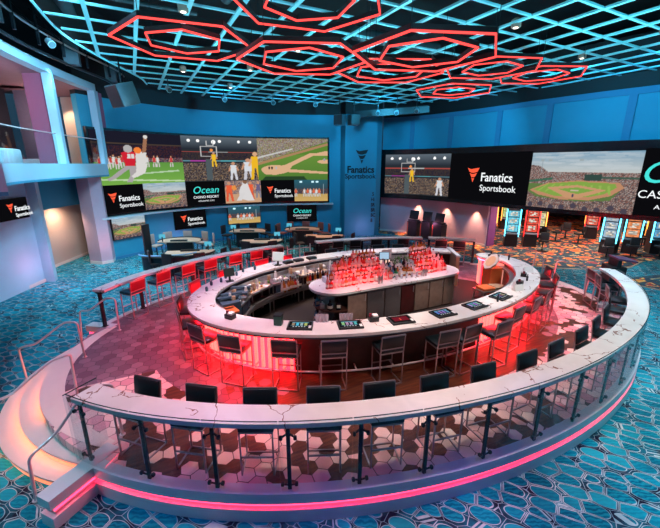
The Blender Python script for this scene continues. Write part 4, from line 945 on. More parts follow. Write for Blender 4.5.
# two raised shelves above
for ua, ub, lab in ((-.35, .5, 'shelf'), (1.75, 2.45, 'shelf')):
    o = MB().prism([loc2w(ua, .62), loc2w(ub, .62), loc2w(ub, .9), loc2w(ua, .9)], 1.86, 1.89).build('raised_shelf', M_WHITE, isl)
    for u in (ua+.04, ub-.04):
        for v in (.65, .87): x, y = loc2w(u, v); MB().bar((x, y, 1.2), (x, y, 1.86), .02).build('shelf_post', M_CHROME, o)
    MB().prism([loc2w(ua+.02, .605), loc2w(ub-.02, .605), loc2w(ub-.02, .615), loc2w(ua+.02, .615)], 1.865, 1.885).build('light_strip', M_TIER, o)
MB().prism([loc2w(-.5, .5), loc2w(2.6, .5), loc2w(2.6, .95), loc2w(-.5, .95)], ZP, 1.2).build('rear_cabinet', M_WOODG, isl)

# bottles
BM = [bottlemat('clear_bottle_glass', (.85, .75, .75), .3), bottlemat('amber_bottle_glass', (.6, .22, .06), .25), bottlemat('red_bottle_glass', (.75, .06, .06), .25), bottlemat('rose_bottle_glass', (.85, .35, .33), .3), bottlemat('green_bottle_glass', (.05, .3, .14), .3), bottlemat('dark_bottle_glass', (.03, .02, .03), .1), bottlemat('blue_bottle_glass', (.15, .35, .5), .3)]
M_LAB = mat('cream_bottle_label', (.8, .7, .6), .6); M_CAPM = mat('dark_bottle_cap', (.05, .04, .05), .4)
def bottle_mesh(kind, gm):
    b = MB()
    if kind == 0: b.lathe([(.034, 0), (.037, .01), (.037, .17), (.03, .2), (.014, .23), (.013, .29)], n=10)
    elif kind == 1: b.lathe([(.03, 0), (.046, .02), (.048, .11), (.04, .15), (.015, .18), (.014, .24)], n=10)
    elif kind == 2: b.rbox((0, 0, .085), (.085, .055, .17), .015); b.lathe([(.016, .165), (.014, .23)], n=8)
    else: b.lathe([(.028, 0), (.03, .01), (.027, .2), (.012, .25), (.012, .32)], n=10)
    top = (.29, .24, .23, .32)[kind]; b.cyl((0, 0, top), .015, .03, 8, 1)
    w = (.0385, .049, 0, .0305)[kind]
    if w: b.lathe([(w, .05), (w, .12)], n=10, mi=2)
    else: b.box((0, -.029, .09), (.06, .004, .07), 2)
    return b.build('bottle', [gm, M_CAPM, M_LAB])
BP = {}
NB = [0]
def bottle(x, y, z, ki, gi, lab, grp):
    key = (ki, gi)
    if key not in BP: o = BP[key] = bottle_mesh(ki, BM[gi])
    else: o = BP[key].copy(); COL.objects.link(o)
    s = rnd.uniform(1.15, 1.45); o.location = (x, y, z); o.rotation_euler = (0, 0, TH+rnd.uniform(-.4, .4)); o.scale = (s*1.12, s*1.12, s*rnd.uniform(.72, .9)); tag(o, lab, 'bottle', grp); NB[0] += 1; return o
def rowb(u0, u1, v, z, step, gl, lab, grp):
    u = u0
    while u < u1:
        x, y = loc2w(u+rnd.uniform(-.012, .012), v+rnd.uniform(-.015, .015)); bottle(x, y, z, rnd.choice([0, 1, 1, 2, 2, 3]), rnd.choice(gl), lab, grp); u += step*rnd.uniform(.9, 1.15)
RL = [0, 2, 3, 3, 1, 2, 0]; ML = [0, 1, 4, 5, 6, 0, 5]
g1 = 'bottle in the red lit cluster at the left end of the island'; g2 = 'bottle in the red lit cluster at the right end of the island'; g3 = 'bottle in the unlit middle of the back bar island'
for v, z, u0, u1 in ((-.16, 1.45, -1.6, .42), (.04, 1.6, -1.4, .32), (.26, 1.76, -1.2, .27), (.4, 1.76, -1.2, .27)): rowb(u0, u1, v, z, .115, RL, g1, 'bottles of the left red cluster')
for v, z, u0, u1 in ((-.16, 1.45, 1.4, 2.5), (.04, 1.6, 1.4, 2.45), (.24, 1.76, 1.55, 2.35), (.4, 1.76, 1.55, 2.35)): rowb(u0, u1, v, z, .115, RL, g2, 'bottles of the right red cluster')
for v, z in ((-.1, 1.45), (.03, 1.45), (.2, 1.55), (.36, 1.55)): rowb(.5, 1.3, v, z, .125, ML, g3, 'bottles in the middle of the island')
rowb(-.32, .5, .76, 1.89, .115, [2, 3, 1], 'bottle on the raised shelf behind the left red cluster', 'bottles on the left raised shelf'); rowb(1.78, 2.45, .76, 1.89, .115, [2, 3, 1], 'bottle on the raised shelf behind the right red cluster', 'bottles on the right raised shelf')
# shelf bottles at the rounded left end of the island
for k in range(12):
    a = PI*.62+PI*.82*k/11; x, y = loc2w(U0+.66+.48*math.cos(a), VC+.48*math.sin(a)); bottle(x, y, .93 if k % 2 else ZP+.04, rnd.choice([0, 1, 2]), rnd.choice([0, 5, 6, 5]), 'small bottle on the open shelves at the rounded end of the island', 'bottles on the island end shelves')
# steel shakers / glasses on the island front and the bar
def cup(name, r, h, m, mats=None):
    b = MB(); b.lathe([(r*.8, 0), (r, h), (r*.93, h), (r*.72, h*.06)], n=12); return b.build(name, m)
M_TUM = bottlemat('tumbler_glass', (.8, .75, .78), .4)
proto = {}
def put(name, mk, x, y, z, rz, lab, cat, grp):
    if name not in proto: proto[name] = mk(); o = proto[name]
    else: o = proto[name].copy(); COL.objects.link(o)
    o.location = (x, y, z); o.rotation_euler = (0, 0, rz); tag(o, lab, cat, grp); return o
for k in range(4): x, y = loc2w(-.15+.1*k+ (1.35 if k > 1 else 0), -.38); put('cocktail_shaker', lambda: MB().lathe([(.03, 0), (.042, .15), (.036, .19), (.018, .22), (.018, .25)], n=12).build('cocktail_shaker', M_STEEL), x, y, 1.45, 0, 'steel cocktail shaker at the front edge of the island top', 'cocktail shaker', 'cocktail shakers on the island')
for k in range(16):
    x, y = loc2w(.5+.06*k, -.3+.07*(k % 3)); put('tumbler', lambda: cup('tumbler', .035, .1, M_TUM), x, y, 1.45, 0, 'small glass tumbler on the middle of the island top', 'glass', 'tumblers on the island')
for k in range(8):
    x, y = bpos(232.5+k*.9+(3 if k > 3 else 0), -.58); put('pint_glass', lambda: cup('pint_glass', .038, .16, M_TUM), x, y, 1.51, 0, 'tall empty glass on the inner edge of the near bar top', 'glass', 'tall glasses on the near bar top')
# little screens and signs on the island
def pos_screen(x, y, z, rz, lab, a=None, w=.32, h=.24, tilt=.25, stand=.16, white=False):
    t = thing('register_screen', lab, 'screen', (x, y, z), rz); M = Matrix.Translation((0, 0, stand)) @ Matrix.Rotation(PI/2-tilt, 4, 'X')
    b = MB(); b.rbox((0, h/2, -.015), (w+.03, h+.03, .025), .006, M=M); b.build('casing', M_PAPER if white else M_PLAST, t); MB().box((0, .03, stand/2), (.05, .04, stand)).build('stand', M_PLAST, t); MB().box((0, .03, .01), (.2, .16, .02)).build('base', M_PLAST, t)
    a = a if a is not None else np.ones((3, 4, 3))*np.array((.35, .5, .65)); M2 = M @ Matrix.Translation((0, h/2, 0)); add_pic(t, a, w, h, .002, M=M2)
x, y = loc2w(.62, .5); pos_screen(x, y, 1.55, R(0), 'small pale blue register screen among the bottles of the island', w=.28, h=.2, stand=.3)
x, y = loc2w(.9, .8); t = thing('white_sign_holder', 'white upright card sign standing behind the island bottles', 'sign', (x, y, 1.2), R(10)); MB().box((0, 0, .72), (.32, .02, .26)).build('card', M_PAPER, t); MB().bar((-.06, 0, 0), (-.06, 0, .6), .015).build('stand', M_CHROME, t); MB().bar((.06, 0, 0), (.06, 0, .6), .015).build('stand', M_CHROME, t)
b = MB(); b.box((-.04, -.012, .68), (.02, .004, .12)); b.box((.05, -.012, .68), (.02, .004, .12)); b.build('marks', M_TXTK, t)
for k, (u, v) in enumerate(((.9, .3), (1.15, .42), (1.3, .3))):
    x, y = loc2w(u, v); b = MB(); b.cyl((0, 0, 0), .04, .12, 10, 1)
    for j in range(26):
        a = rnd.uniform(0, 2*PI); r_ = rnd.uniform(.02, .1); h = rnd.uniform(.2, .38); px, py = r_*math.cos(a), r_*math.sin(a); b.add([(px-.012, py, h-.03), (px+.012, py, h-.03), (px*1.3, py*1.3, h+.03)], [(0, 1, 2)]); b.add([(0, 0, .1), (.004, 0, .1), (px, py, h)], [(0, 1, 2)])
    tag(b.build('herb_sprig', [mat('herb_green', (.1, .35, .06), .6), M_TUM], None, (x, y, 1.55)), 'glass of green herb sprigs among the island bottles', 'herbs', 'herb glasses on the island')

# ------------------------------------------------------------ bartender stations (inside of the ring)
def station(tt, off, w, lab, kind):
    x, y = bpos(tt, off); t = thing('underbar_station', lab, 'bar station', (x, y, ZP), bnor(tt)+PI/2)
    d = .5
    MB().rbox((0, 0, .8), (w, d, .06), .01).build('worktop', M_STEEL, t); MB().box((0, -.23, .9), (w, .03, .16)).build('backsplash', M_STEEL, t)
    for s in (-1, 1):
        for q in (-1, 1): MB().cyl((s*(w/2-.04), q*.2, 0), .02, .77, 8).build('leg', M_STEEL, t)
    MB().box((0, 0, .35), (w-.1, d-.06, .03)).build('lower_shelf', M_STEEL, t)
    if kind == 0: MB().box((0, .03, .6), (w*.6, .34, .3)).build('ice_bin', M_BINB, t)
    if kind == 1:
        o = MB().box((0, .03, .835), (w*.8, .32, .012)).build('perforated_mat', mat('tan_bar_mat', (.55, .4, .28), .7), t)
    r_ = MB(); r_.bar((-w/2, .29, .5), (w/2, .29, .5), .06, .1); r_.build('speed_rail', M_STEEL, t)
    return t
SL = ['steel underbar station at the left inside curve of the bar, nearest', 'steel underbar station inside the left curve next to the blue bins', 'steel underbar station on the far inside, left part', 'steel underbar station on the far inside behind the left bottle cluster',
      'steel underbar station on the far inside, middle', 'steel underbar station on the far inside behind the right bottle cluster']
for k, (tt, w) in enumerate(((158, 1.0), (140, 1.2), (122, 1.4), (107, 1.3), (93, 1.3), (75, 1.4), (58, 1.4))):
    station(tt, -1.05, w, (SL+['steel underbar station next to the wooden end partition'])[k], k % 2)
for tt, off, n, gl in ((122, -1.36, 9, [0, 3, 5, 1, 2]), (107, -1.36, 9, [0, 3, 5, 1, 2]), (93, -1.36, 8, [0, 5, 1])):
    for k in range(n): x, y = bpos(tt-6+12*k/n, off); bottle(x, y, ZP+.53, rnd.choice([0, 3]), rnd.choice(gl), 'bottle standing in the speed rail inside the far bar', 'bottles in the speed rails')
# blue tilted bins, orange trays
for k, (tt, off) in enumerate(((172, -.95), (165, -.98), (152, -1.0))):
    x, y = bpos(tt, off); t = thing('blue_ice_bin', ['slate blue bin inside the left tip of the bar', 'slate blue bin beside the orange tray', 'slate blue bin behind the others inside the left curve'][k], 'bin', (x, y, ZP), bnor(tt)+.4)
    b = MB(); b.prism([(-.22, -.2), (.22, -.2), (.25, .2), (-.2, .2)], 0, .96); b.build('body', M_BINB, t); MB().box((0, 0, 1.0), (.5, .44, .05), M=Matrix.Translation((0, 0, 0)) @ Matrix.Rotation(.25, 4, 'X')).build('lid', M_BINB, t)
for k, (tt, off, z, w) in enumerate(((178, -.88, .9, .42), (186, -.9, .9, .35))):
    x, y = bpos(tt, off); t = thing('orange_tray', ['orange tray inside the left tip of the bar', 'smaller orange tray at the left inner edge of the bar'][k], 'tray', (x, y, ZP+z-.06), bnor(tt)); MB().rbox((0, 0, .03), (.3, w, .06), .02).build('pan', M_ORNG, t); MB().box((0, 0, -.42), (.06, .06, .84)).build('stand', M_DARKM, t)
tt = 334; x, y = bpos(334, -1.2)
t = thing('orange_trolley', 'low cart of tan and orange trays inside the right curve of the bar', 'cart', (x, y, ZP), R(20))
MB().box((0, 0, .3), (1.0, .5, .04)).build('shelf', M_STEEL, t); MB().rbox((-.2, 0, .36), (.45, .4, .08), .02).build('tray', M_ORNG, t); MB().rbox((.28, 0, .36), (.42, .42, .07), .02).build('tray', M_TAN, t)
for s in (-1, 1):
    for q in (-1, 1): MB().cyl((s*.45, q*.2, 0), .02, .3, 8).build('leg', M_STEEL, t)
# machines on the right curve interior (espresso-like box and clock face)
x, y = bpos(349, -1.0); t = thing('round_dial_machine', 'squat machine with a pale octagonal dial inside the right end of the bar', 'machine', (x, y, ZP), bnor(349)+PI/2)
MB().box((0, 0, .45), (.5, .4, .9)).build('cabinet', M_ORNG, t); b = MB(); b.lathe([(.3, 0), (.3, .06)], n=8); b.v = [tuple(Matrix.Translation((0, .05, 1.05)) @ Matrix.Rotation(-.9, 4, 'X') @ Vector(v)) for v in b.v]; b.build('dial', M_CREAM, t)
b = MB(); b.lathe([(.2, .061), (.2, .07)], n=16); b.v = [tuple(Matrix.Translation((0, .05, 1.05)) @ Matrix.Rotation(-.9, 4, 'X') @ Vector(v)) for v in b.v]; b.build('dial_face', mat('peach_dial', (.8, .45, .25), .5), t)
# things on the bar top
x, y = bpos(221.5, -.42); t = thing('dark_green_box', 'dark green box standing on the near bar top', 'box', (x, y, 1.51), bnor(221)); MB().rbox((0, 0, .1), (.16, .16, .2), .01).build('body', mat('dark_green', (.01, .08, .06), .4), t); MB().box((0, 0, .21), (.17, .17, .02)).build('lid', M_PLAST, t)
for k, (tt, off) in enumerate(((203.5, -.38), (306, -.4), (318, -.42), (247.5, -.5))):
    x, y = bpos(tt, off); t = thing('napkin_caddy', ['napkin and straw caddy on the left curve of the bar top', 'napkin and straw caddy on the right part of the bar top', 'napkin and straw caddy on the bar top near the right end', 'napkin caddy between the gaming machines on the near bar top'][k], 'caddy', (x, y, 1.51), bnor(tt))
    MB().rbox((0, 0, .05), (.15, .2, .1), .01).build('holder', M_PLAST, t); MB().box((0, .03, .11), (.12, .1, .05)).build('napkins', M_PAPER, t); MB().cyl((0, -.07, .02), .03, .14, 8).build('straws', M_RGLOW_STRAW, t)
for k, (tt, off, rz) in enumerate(((299, -.3, .3), (301, -.42, 1.2), (326, -.3, 0))):
    x, y = bpos(tt, off); b = MB(); w = .13; b.add([(-w, -w*.6, .0), (w, -w*.6, 0), (w, w*.6, 0), (-w, w*.6, 0), (-w, 0, .15), (w, 0, .15)], [(0, 1, 5, 4), (3, 2, 5, 4), (0, 3, 4), (1, 2, 5), (0, 1, 2, 3)])
    tag(b.build('folded_menu_card', M_PAPER, None, (x, y, 1.51), rz), ['white tent card on the right curve of the bar top', 'second white tent card right behind the first one', 'white tent card near the right end of the bar'][k], 'menu card')
for k, (tt, off) in enumerate(((285, -.25), (312, -.3), (352, -.35), (7, -.4))):
    x, y = bpos(tt, off); tag(MB().lathe([(.025, 0), (.028, .12), (.012, .15), (.012, .19)], n=10).build('sauce_bottle', M_PLAST, None, (x, y, 1.51)), ['small dark bottle beside the rightmost near gaming machine', 'small dark bottle on the right curve of the bar top', 'small dark bottle near the rounded end of the bar', 'small dark bottle on the rounded end of the bar'][k], 'bottle')
for k, (tt, off) in enumerate(((102, -.45), (108, -.45), (113, -.45), (4, -.45))):
    x, y = bpos(tt, off); tag(MB().rbox((0, 0, .04), (.3, .22, .08), .01).build('black_terminal', M_PLAST, None, (x, y, 1.51), bnor(tt)+PI/2), ['low black terminal on the far bar top behind the left bottles', 'low black terminal on the far bar top, middle one of three', 'low black terminal on the far bar top by the white register', 'low black terminal on the rounded right end of the bar'][k], 'terminal')
x, y = bpos(118, -.45); pos_screen(x, y, 1.51, R(-12), 'white register screen on the far bar top', np.ones((3, 4, 3))*.6, .34, .26, white=True)
x, y = bpos(146, -.5); pos_screen(x, y, 1.51, R(30), 'dark register screen on the far left bar top', np.ones((3, 4, 3))*.03, .26, .2)
for k in range(7):
    tt = (128, 133, 138, 143, 148, 153, 161)[k]; x, y = bpos(tt, -.3+.1*(k % 2)); put('condiment_jar', lambda: MB().lathe([(.035, 0), (.04, .08), (.03, .1), (.03, .12)], n=10).build('condiment_jar', M_BINB), x, y, 1.51, 0, 'small dark jar on the far left bar top', 'jar', 'jars on the far left bar top')
# fruit and garnish bits in the far stations
for k in range(14):
    tt = 118+k*3.2; x, y = bpos(tt, -1.05+.12*((k*7) % 3-1)); c = ['orange', 'lime', 'lemon'][k % 3]; cc = {'orange': (.8, .25, .03), 'lime': (.15, .5, .05), 'lemon': (.85, .6, .08)}[c]
    put(c, lambda: MB().lathe([(.005, 0), (.03, .015), (.036, .035), (.03, .058), (.005, .07)], n=10).build(c, mat(c+'_peel', cc, .5)), x, y, ZP+.843, 0, 'whole %s lying on a steel underbar worktop' % c, 'fruit', 'fruit on the underbar worktops')
for k in range(18):
    tt = 96+k*3.4; x, y = bpos(tt, -1.15); put('stacked_glass', lambda: cup('stacked_glass', .04, .13, M_TUM), x, y, ZP+.832, 0, 'glass standing on a steel worktop inside the far bar', 'glass', 'glasses on the underbar worktops')

for k in range(30):
    tt = 92+k*2.7; off = -.93-.22*((k*5) % 3)/2; x, y = bpos(tt, off); z = ZP+.832; q = k % 5
    if q == 0: put('steel_pan', lambda: MB().rbox((0, 0, .04), (.28, .18, .08), .01).build('steel_pan', M_STEEL), x, y, z, bnor(tt), 'steel pan set on the underbar worktops', 'pan', 'pans on the underbar worktops')
    elif q == 1: put('cutting_board', lambda: MB().rbox((0, 0, .012), (.3, .2, .024), .006).build('cutting_board', M_CREAM), x, y, z, bnor(tt)+.2, 'cream cutting board on the underbar worktops', 'cutting board', 'cutting boards on the underbar worktops')
    elif q == 2: put('mixer_jug', lambda: MB().lathe([(.04, 0), (.045, .16), (.03, .2), (.03, .24)], n=10).build('mixer_jug', M_PAPER), x, y, z, 0, 'white mixer jug on the underbar worktops', 'jug', 'mixer jugs on the underbar worktops')
    elif q == 3: put('napkin_stack', lambda: MB().rbox((0, 0, .05), (.13, .13, .1), .008).build('napkin_stack', M_PAPER), x, y, z, bnor(tt), 'stack of white napkins on the underbar worktops', 'napkins', 'napkin stacks on the underbar worktops')
    else: put('juice_carton', lambda: MB().rbox((0, 0, .11), (.09, .09, .22), .01).build('juice_carton', M_TAN), x, y, z, bnor(tt), 'tan juice carton on the underbar worktops', 'carton', 'cartons on the underbar worktops')

# ------------------------------------------------------------ gaming tables at the back
def make_chair(m):
    t = thing('gaming_chair', 'x', 'chair'); MB().rbox((0, 0, .6), (.5, .46, .09), .03).build('seat', m, t)
    MB().rbox((0, -.24, .92), (.46, .07, .5), .03).build('backrest', m, t)
    for sx in (-1, 1):
        for sy in (-1, 1): MB().bar((sx*.2, sy*.18, 0), (sx*.18, sy*.16, .56), .028).build('leg', M_DARKM, t)
    return t
CHG = make_chair(M_FABG); CHK = make_chair(mat('black_chair_fabric', (.015, .016, .02), .6)); CHB = make_chair(mat('russet_chair_fabric', (.25, .08, .07), .6))
used.update({CHG: False, CHK: False, CHB: False})
def table(x, y, rz, lab, chm, n, screen_=True, chairs=True, name='table'):
    t = thing('card_table', lab, 'gaming table', (x, y, 0), rz)
    P = [(1.0*math.cos(a), .75*math.sin(a)) for a in [PI*k/18 for k in range(19)]]+[(-1.0, -.35), (1.0, -.35)]
    MB().prism(P, .88, .93).build('table_top', M_FELT, t)
    b = MB(); b.tube([(p[0]*1.04, p[1]*1.04, .92) for p in P[:19]], .05, 8); b.build('padded_rail', M_PLAST, t)
    MB().prism([(p[0]*.62, p[1]*.55) for p in P], 0, .88).build('pedestal', M_PLAST, t)
    MB().box((0, -.2, .96), (.8, .16, .06)).build('chip_tray', M_DARKM, t)
    if screen_: 
        M = Matrix.Translation((-.75, -.3, 1.2)) @ Matrix.Rotation(PI/2, 4, 'X'); MB().box((-.75, -.29, 1.05), (.05, .04, .25)).build('sign_post', M_PLAST, t); add_pic(t, np.ones((3, 4, 3))*np.array((.1, .45, .6)), .3, .2, .0, 'table_display', M)
    for k in range(n):
        a = PI*(k+.5)/n; cx, cy = 1.38*math.cos(a), 1.12*math.sin(a); wx = x+cx*math.cos(rz)-cy*math.sin(rz); wy = y+cx*math.sin(rz)+cy*math.cos(rz)
        place(chm, (wx, wy, 0), rz+a+PI/2, ('grey brown', 'black', 'russet')[(CHG, CHK, CHB).index(chm)]+' chair drawn up to the '+name, 'chairs around the '+name)
table(-7.5, 17.7, R(6), 'tan card table behind the far left rail, below the black sportsbook television', CHG, 5, name='card table below the sportsbook television')
table(-6.1, 15.2, R(190), 'tan card table nearest the far left marble rail', CHK, 4, name='card table nearest the far left marble rail')
table(-4.7, 20.4, R(0), 'tan card table below the basketball court television', CHK, 5, name='card table below the court television')
table(-1.6, 21.0, R(-4), 'tan card table below the aqua lettered television', CHB, 5, name='card table below the aqua lettered television')
table(-3.4, 17.6, R(185), 'tan card table in the middle behind the red stools', CHK, 4, name='middle card table behind the red stools')
table(-.3, 18.9, R(180), 'tan card table in front of the pillar', CHK, 4, name='card table in front of the pillar')
# glass display totem and curved glass divider beside the first table
x, y = -8.6, 16.6; t = thing('display_totem', 'slim upright lit display totem beside the first card table', 'display', (x, y, 0), R(75)); MB().box((0, 0, .95), (.42, .08, 1.9)).build('case', M_PLAST, t); add_pic(t, np.ones((4, 2, 3))*np.array((.1, .35, .3)), .32, 1.3, -.045, 'display', Matrix.Translation((0, 0, 1.1)) @ Matrix.Rotation(PI/2, 4, 'X'))
t = thing('curved_chip_counter', 'low curved counter with blue lit rim in front of the first card table', 'counter', (-6.9, 14.9, 0), R(10)); P = [(1.15*math.cos(a), .5*math.sin(a)) for a in [PI+PI*k/14 for k in range(15)]]
MB().tube([(p[0], p[1], .95) for p in P], .035, 8).build('blue_rim', mat('ice_blue_rim', (.3, .5, .8), .2), t); MB().prism([(p[0]*.93, p[1]*.93) for p in P], .3, .85).build('body', M_DARKM, t); MB().prism([(p[0]*.7, p[1]*.7) for p in P], 0, .3).build('plinth', M_PLAST, t)

# three black kiosks against the right wall
for k, (q) in enumerate((2.75, 3.75, 4.65)):
    (x, y), a = WR.at(q, .15); t = thing('betting_kiosk', ['black betting kiosk against the pink wall, nearest the pillar', 'middle one of the three black betting kiosks', 'black betting kiosk farthest from the pillar'][k], 'kiosk', (x, y, 0), a)
    MB().box((0, 0, .5), (.7, .55, 1.0)).build('cabinet', M_PLAST, t); MB().box((-.3, -.28, .5), (.05, .02, .9)).build('red_strip', mat('red_kiosk_strip', (.7, .1, .05), .4), t)
    MB().prism([(-.3, -.25), (.3, -.25), (.3, .2), (-.3, .2)], 1.0, 1.12).build('shelf', M_DARKM, t); M = Matrix.Translation((0, -.02, 1.42)) @ Matrix.Rotation(-.25, 4, 'X'); MB().rbox((0, 0, 0), (.62, .08, .55), .02, M=M).build('monitor', M_PLAST, t); MB().box((0, .1, 1.2), (.1, .1, .3)).build('neck', M_PLAST, t)

# ------------------------------------------------------------ casino floor beyond the opening
def slotpic(base, seed, n=10, m=5):
    r_ = np.random.default_rng(seed); a = np.ones((n, m, 3))*np.array(base); a *= r_.uniform(.7, 1.3, (n, m, 1)); a[1:-1, 1:-1] = np.array((.75, .7, .6))*r_.uniform(.35, 1.1, (n-2, m-2, 1)); a[1:-1, 1:-1][r_.random((n-2, m-2)) < .35] = np.array(base)*.8; return a
def slot(x, y, rz, col, seed, lab, edge, seat=True):
    t = thing('slot_machine', lab, 'slot machine', (x, y, 0), rz, 'slot machines')
    P = [(-.34, .35), (.34, .35), (.34, -.3), (-.34, -.3)]
    MB().prism(P, 0, .75).build('base', M_PLAST, t); MB().prism([(a*.96, b*.8+.08) for a, b in P], .75, 2.15).build('cabinet', M_DARKM, t)
    MB().box((0, -.3, .78), (.62, .3, .06)).build('button_deck', mat('slot_deck', (.2, .25, .3), .3), t)
    for k, (z, h) in enumerate(((1.08, .4), (1.5, .36), (1.9, .32))):
        M = Matrix.Translation((0, -.2-.02*k, z)) @ Matrix.Rotation(PI/2-.1, 4, 'X'); add_pic(t, slotpic(col, seed*3+k, 6, 6), .54, h, .03, 'reel_screen', M)
    for s in (-1, 1): MB().bar((s*.35, -.27, .6), (s*.35, -.22, 2.15), .05).build('light_edge', edge, t)
    return t
E_C = M_CYAN_LED; E_R = emat('red_slot_light', (1, .03, .03), 2); E_O = emat('orange_slot_light', (1, .3, .05), 3)
SLT = [(10.3, 20.6, R(-20), (.15, .55, .7), E_C, 'cyan framed slot machine, left one of the pair nearest the bar opening'), (11.35, 20.5, R(-20), (.7, .08, .05), E_R, 'red framed slot machine, right one of the pair nearest the bar opening'),
       (13.0, 22.6, R(-20), (.7, .6, .3), E_O, 'slot machine with yellow screens behind the red framed one'), (10.6, 24.2, R(10), (.6, .3, .3), E_O, 'slot machine seen edge on beyond the purple wall end'),
       (14.7, 18.8, R(-55), (.3, .4, .5), E_C, 'slot machine with blue light edges, left of the widest one'), (15.9, 18.9, R(-38), (.75, .25, .1), E_C, 'widest looking slot machine with blue light edges, under the ballpark picture'),
       (17.2, 18.8, R(-20), (.1, .3, .5), E_C, 'slot machine with blue light edges at the right, under the video wall'), (12.8, 26.5, R(-20), (.5, .6, .2), E_O, 'distant slot machine in the row behind the yellow one'),
       (15.2, 26.2, R(-20), (.3, .7, .3), E_R, 'distant green lit slot machine below the ballpark picture'), (18, 25, R(-30), (.7, .4, .1), E_O, 'distant orange lit slot machine beyond the chairs'), (20.5, 23.5, R(-40), (.2, .5, .7), E_C, 'distant blue lit slot machine at the right edge'),
       (16.6, 22.9, R(-40), (.7, .12, .08), E_R, 'red lit slot machine beyond the widest blue edged one'), (13.9, 24.6, R(-30), (.2, .5, .75), E_C, 'blue lit slot machine in the middle distance left of the blue group'), (18.6, 20.6, R(-45), (.75, .5, .1), E_O, 'amber lit slot machine at the right behind the blue group'), (9.3, 26.3, R(0), (.6, .5, .5), E_R, 'farthest slot machine behind the purple wall end')]
for k, (x, y, rz, c, e, lab) in enumerate(SLT): slot(x+.2, y, rz, c, k+1, lab, e)
def make_sstool():
    t = thing('slot_stool', 'x', 'stool'); MB().cyl((0, 0, 0), .24, .03, 16).build('base', M_DARKM, t); MB().cyl((0, 0, .03), .035, .5, 8).build('column', M_DARKM, t)
    MB().rbox((0, 0, .58), (.46, .44, .1), .03).build('seat', mat('black_chair_fabric', (0, 0, 0)), t); MB().rbox((0, -.22, .86), (.42, .07, .42), .03).build('backrest', mat('black_chair_fabric', (0, 0, 0)), t); return t
SS = make_sstool(); used[SS] = False
for (x, y, rz, lab) in ((12.4, 20.9, R(100), 'black stool right of the red framed slot machine'), (13.9, 21.8, R(60), 'black stool standing in the open orange carpet, left of the blue machines'), (15.0, 22.6, R(-30), 'black stool before the distant green lit slot machine'), (14.0, 17.7, R(-30), 'black stool in front of the blue edged slot machine at the left of its group'),
                        (15.4, 17.9, R(-20), 'black stool in front of the widest looking slot machine'), (17.6, 19.9, R(80), 'black stool at the far right edge of the casino floor'), (11.6, 19.2, R(-20), 'black stool in front of the red framed slot machine'), (14.9, 21.2, R(30), 'black stool in the open carpet behind the blue edged machines'), (12.9, 23.6, R(150), 'black stool behind the yellow screened slot machine'), (16.7, 17.7, R(-10), 'black stool in front of the rightmost blue edged slot machine')):
    place(SS, (x, y, .012), rz, lab, 'stools by the slot machines')
struct(MB().box((22, 33, 2.5), (44, .3, 5)).build('wall_casino', mat('dark_navy_wall', (.01, .015, .03), .7)))
cz = 3.3
struct(MB().prism(WR.span(7.3, WR.L, -1.05, 20)+[(45, 12), (45, 33), (2, 33), (2, 26.5), (5, 25.6)], cz, cz+.1).build('ceiling_casino', M_BLACK))
(x, y), a = WR.at(7.35, -.9); struct(MB().prism([(x-.15, y-.1), (x+.35, y+.1), (x+.3, y+3.5), (x-.2, y+3.5)], 0, cz).build('wall_purple', mat('purple_wall', (.22, .05, .2), .6)))
for k, (x, y) in enumerate(((14.2, 27.5), (17, 29), (20, 27), (11.5, 29.5))):
    t = thing('lit_sign_pillar', ['glowing orange column lamp deep in the casino, left of the blue machines', 'second glowing column lamp deep in the casino', 'third glowing column lamp deep in the casino at the right', 'glowing column lamp behind the pair of slot machines'][k], 'column lamp', (x, y, 0)); MB().cyl((0, 0, 0), .18, .3, 12).build('base', M_PLAST, t); MB().cyl((0, 0, .3), .14, 2.2, 12).build('lamp_tube', E_O if k != 1 else E_R, t)

# ------------------------------------------------------------ lights
def light(kind, name, loc, power, col, aim=None, size=.1, angle=110, blend=.6, sy=None):
    l = bpy.data.lights.new(name, kind); l.energy = power; l.color = col; o = bpy.data.objects.new(name, l); COL.objects.link(o); o.location = loc
    if kind == 'AREA':
        l.size = size
        if sy: l.shape = 'RECTANGLE'; l.size_y = sy
    else: l.shadow_soft_size = size
    if kind == 'SPOT': l.spot_size = R(angle); l.spot_blend = blend
    if aim: o.rotation_euler = (Vector(aim)-Vector(loc)).to_track_quat('-Z', 'Y').to_euler()
    return o
W_ = (1, .84, .8); BL = (.2, .75, 1); CY = (.25, .85, 1); MG = (1, .3, .55)
for x, y, c, p in ((-4, 6.5, (1, .2, .5), 300), (-1.5, 4.2, (1, .62, .62), 500), (1.5, 4.0, (1, .66, .62), 500), (4.5, 5.2, (1, .82, .7), 460), (7.4, 7.6, (1, .95, .88), 520), (9, 11, (.85, .88, 1), 520), (1, 8.6, (1, .74, .7), 380), (4.8, 10.6, (.8, .75, 1), 560),
                   (-3.4, 9.6, (.75, .5, 1), 420), (-1, 12.6, (.9, .8, 1), 420), (3.3, 14, (.95, .85, 1), 420), (-2.2, 7.3, (1, .4, .5), 230)):
    light('SPOT', 'downlight', (x, y, 7.95), p*1.2, c, (x, y, 0), .2, 75)
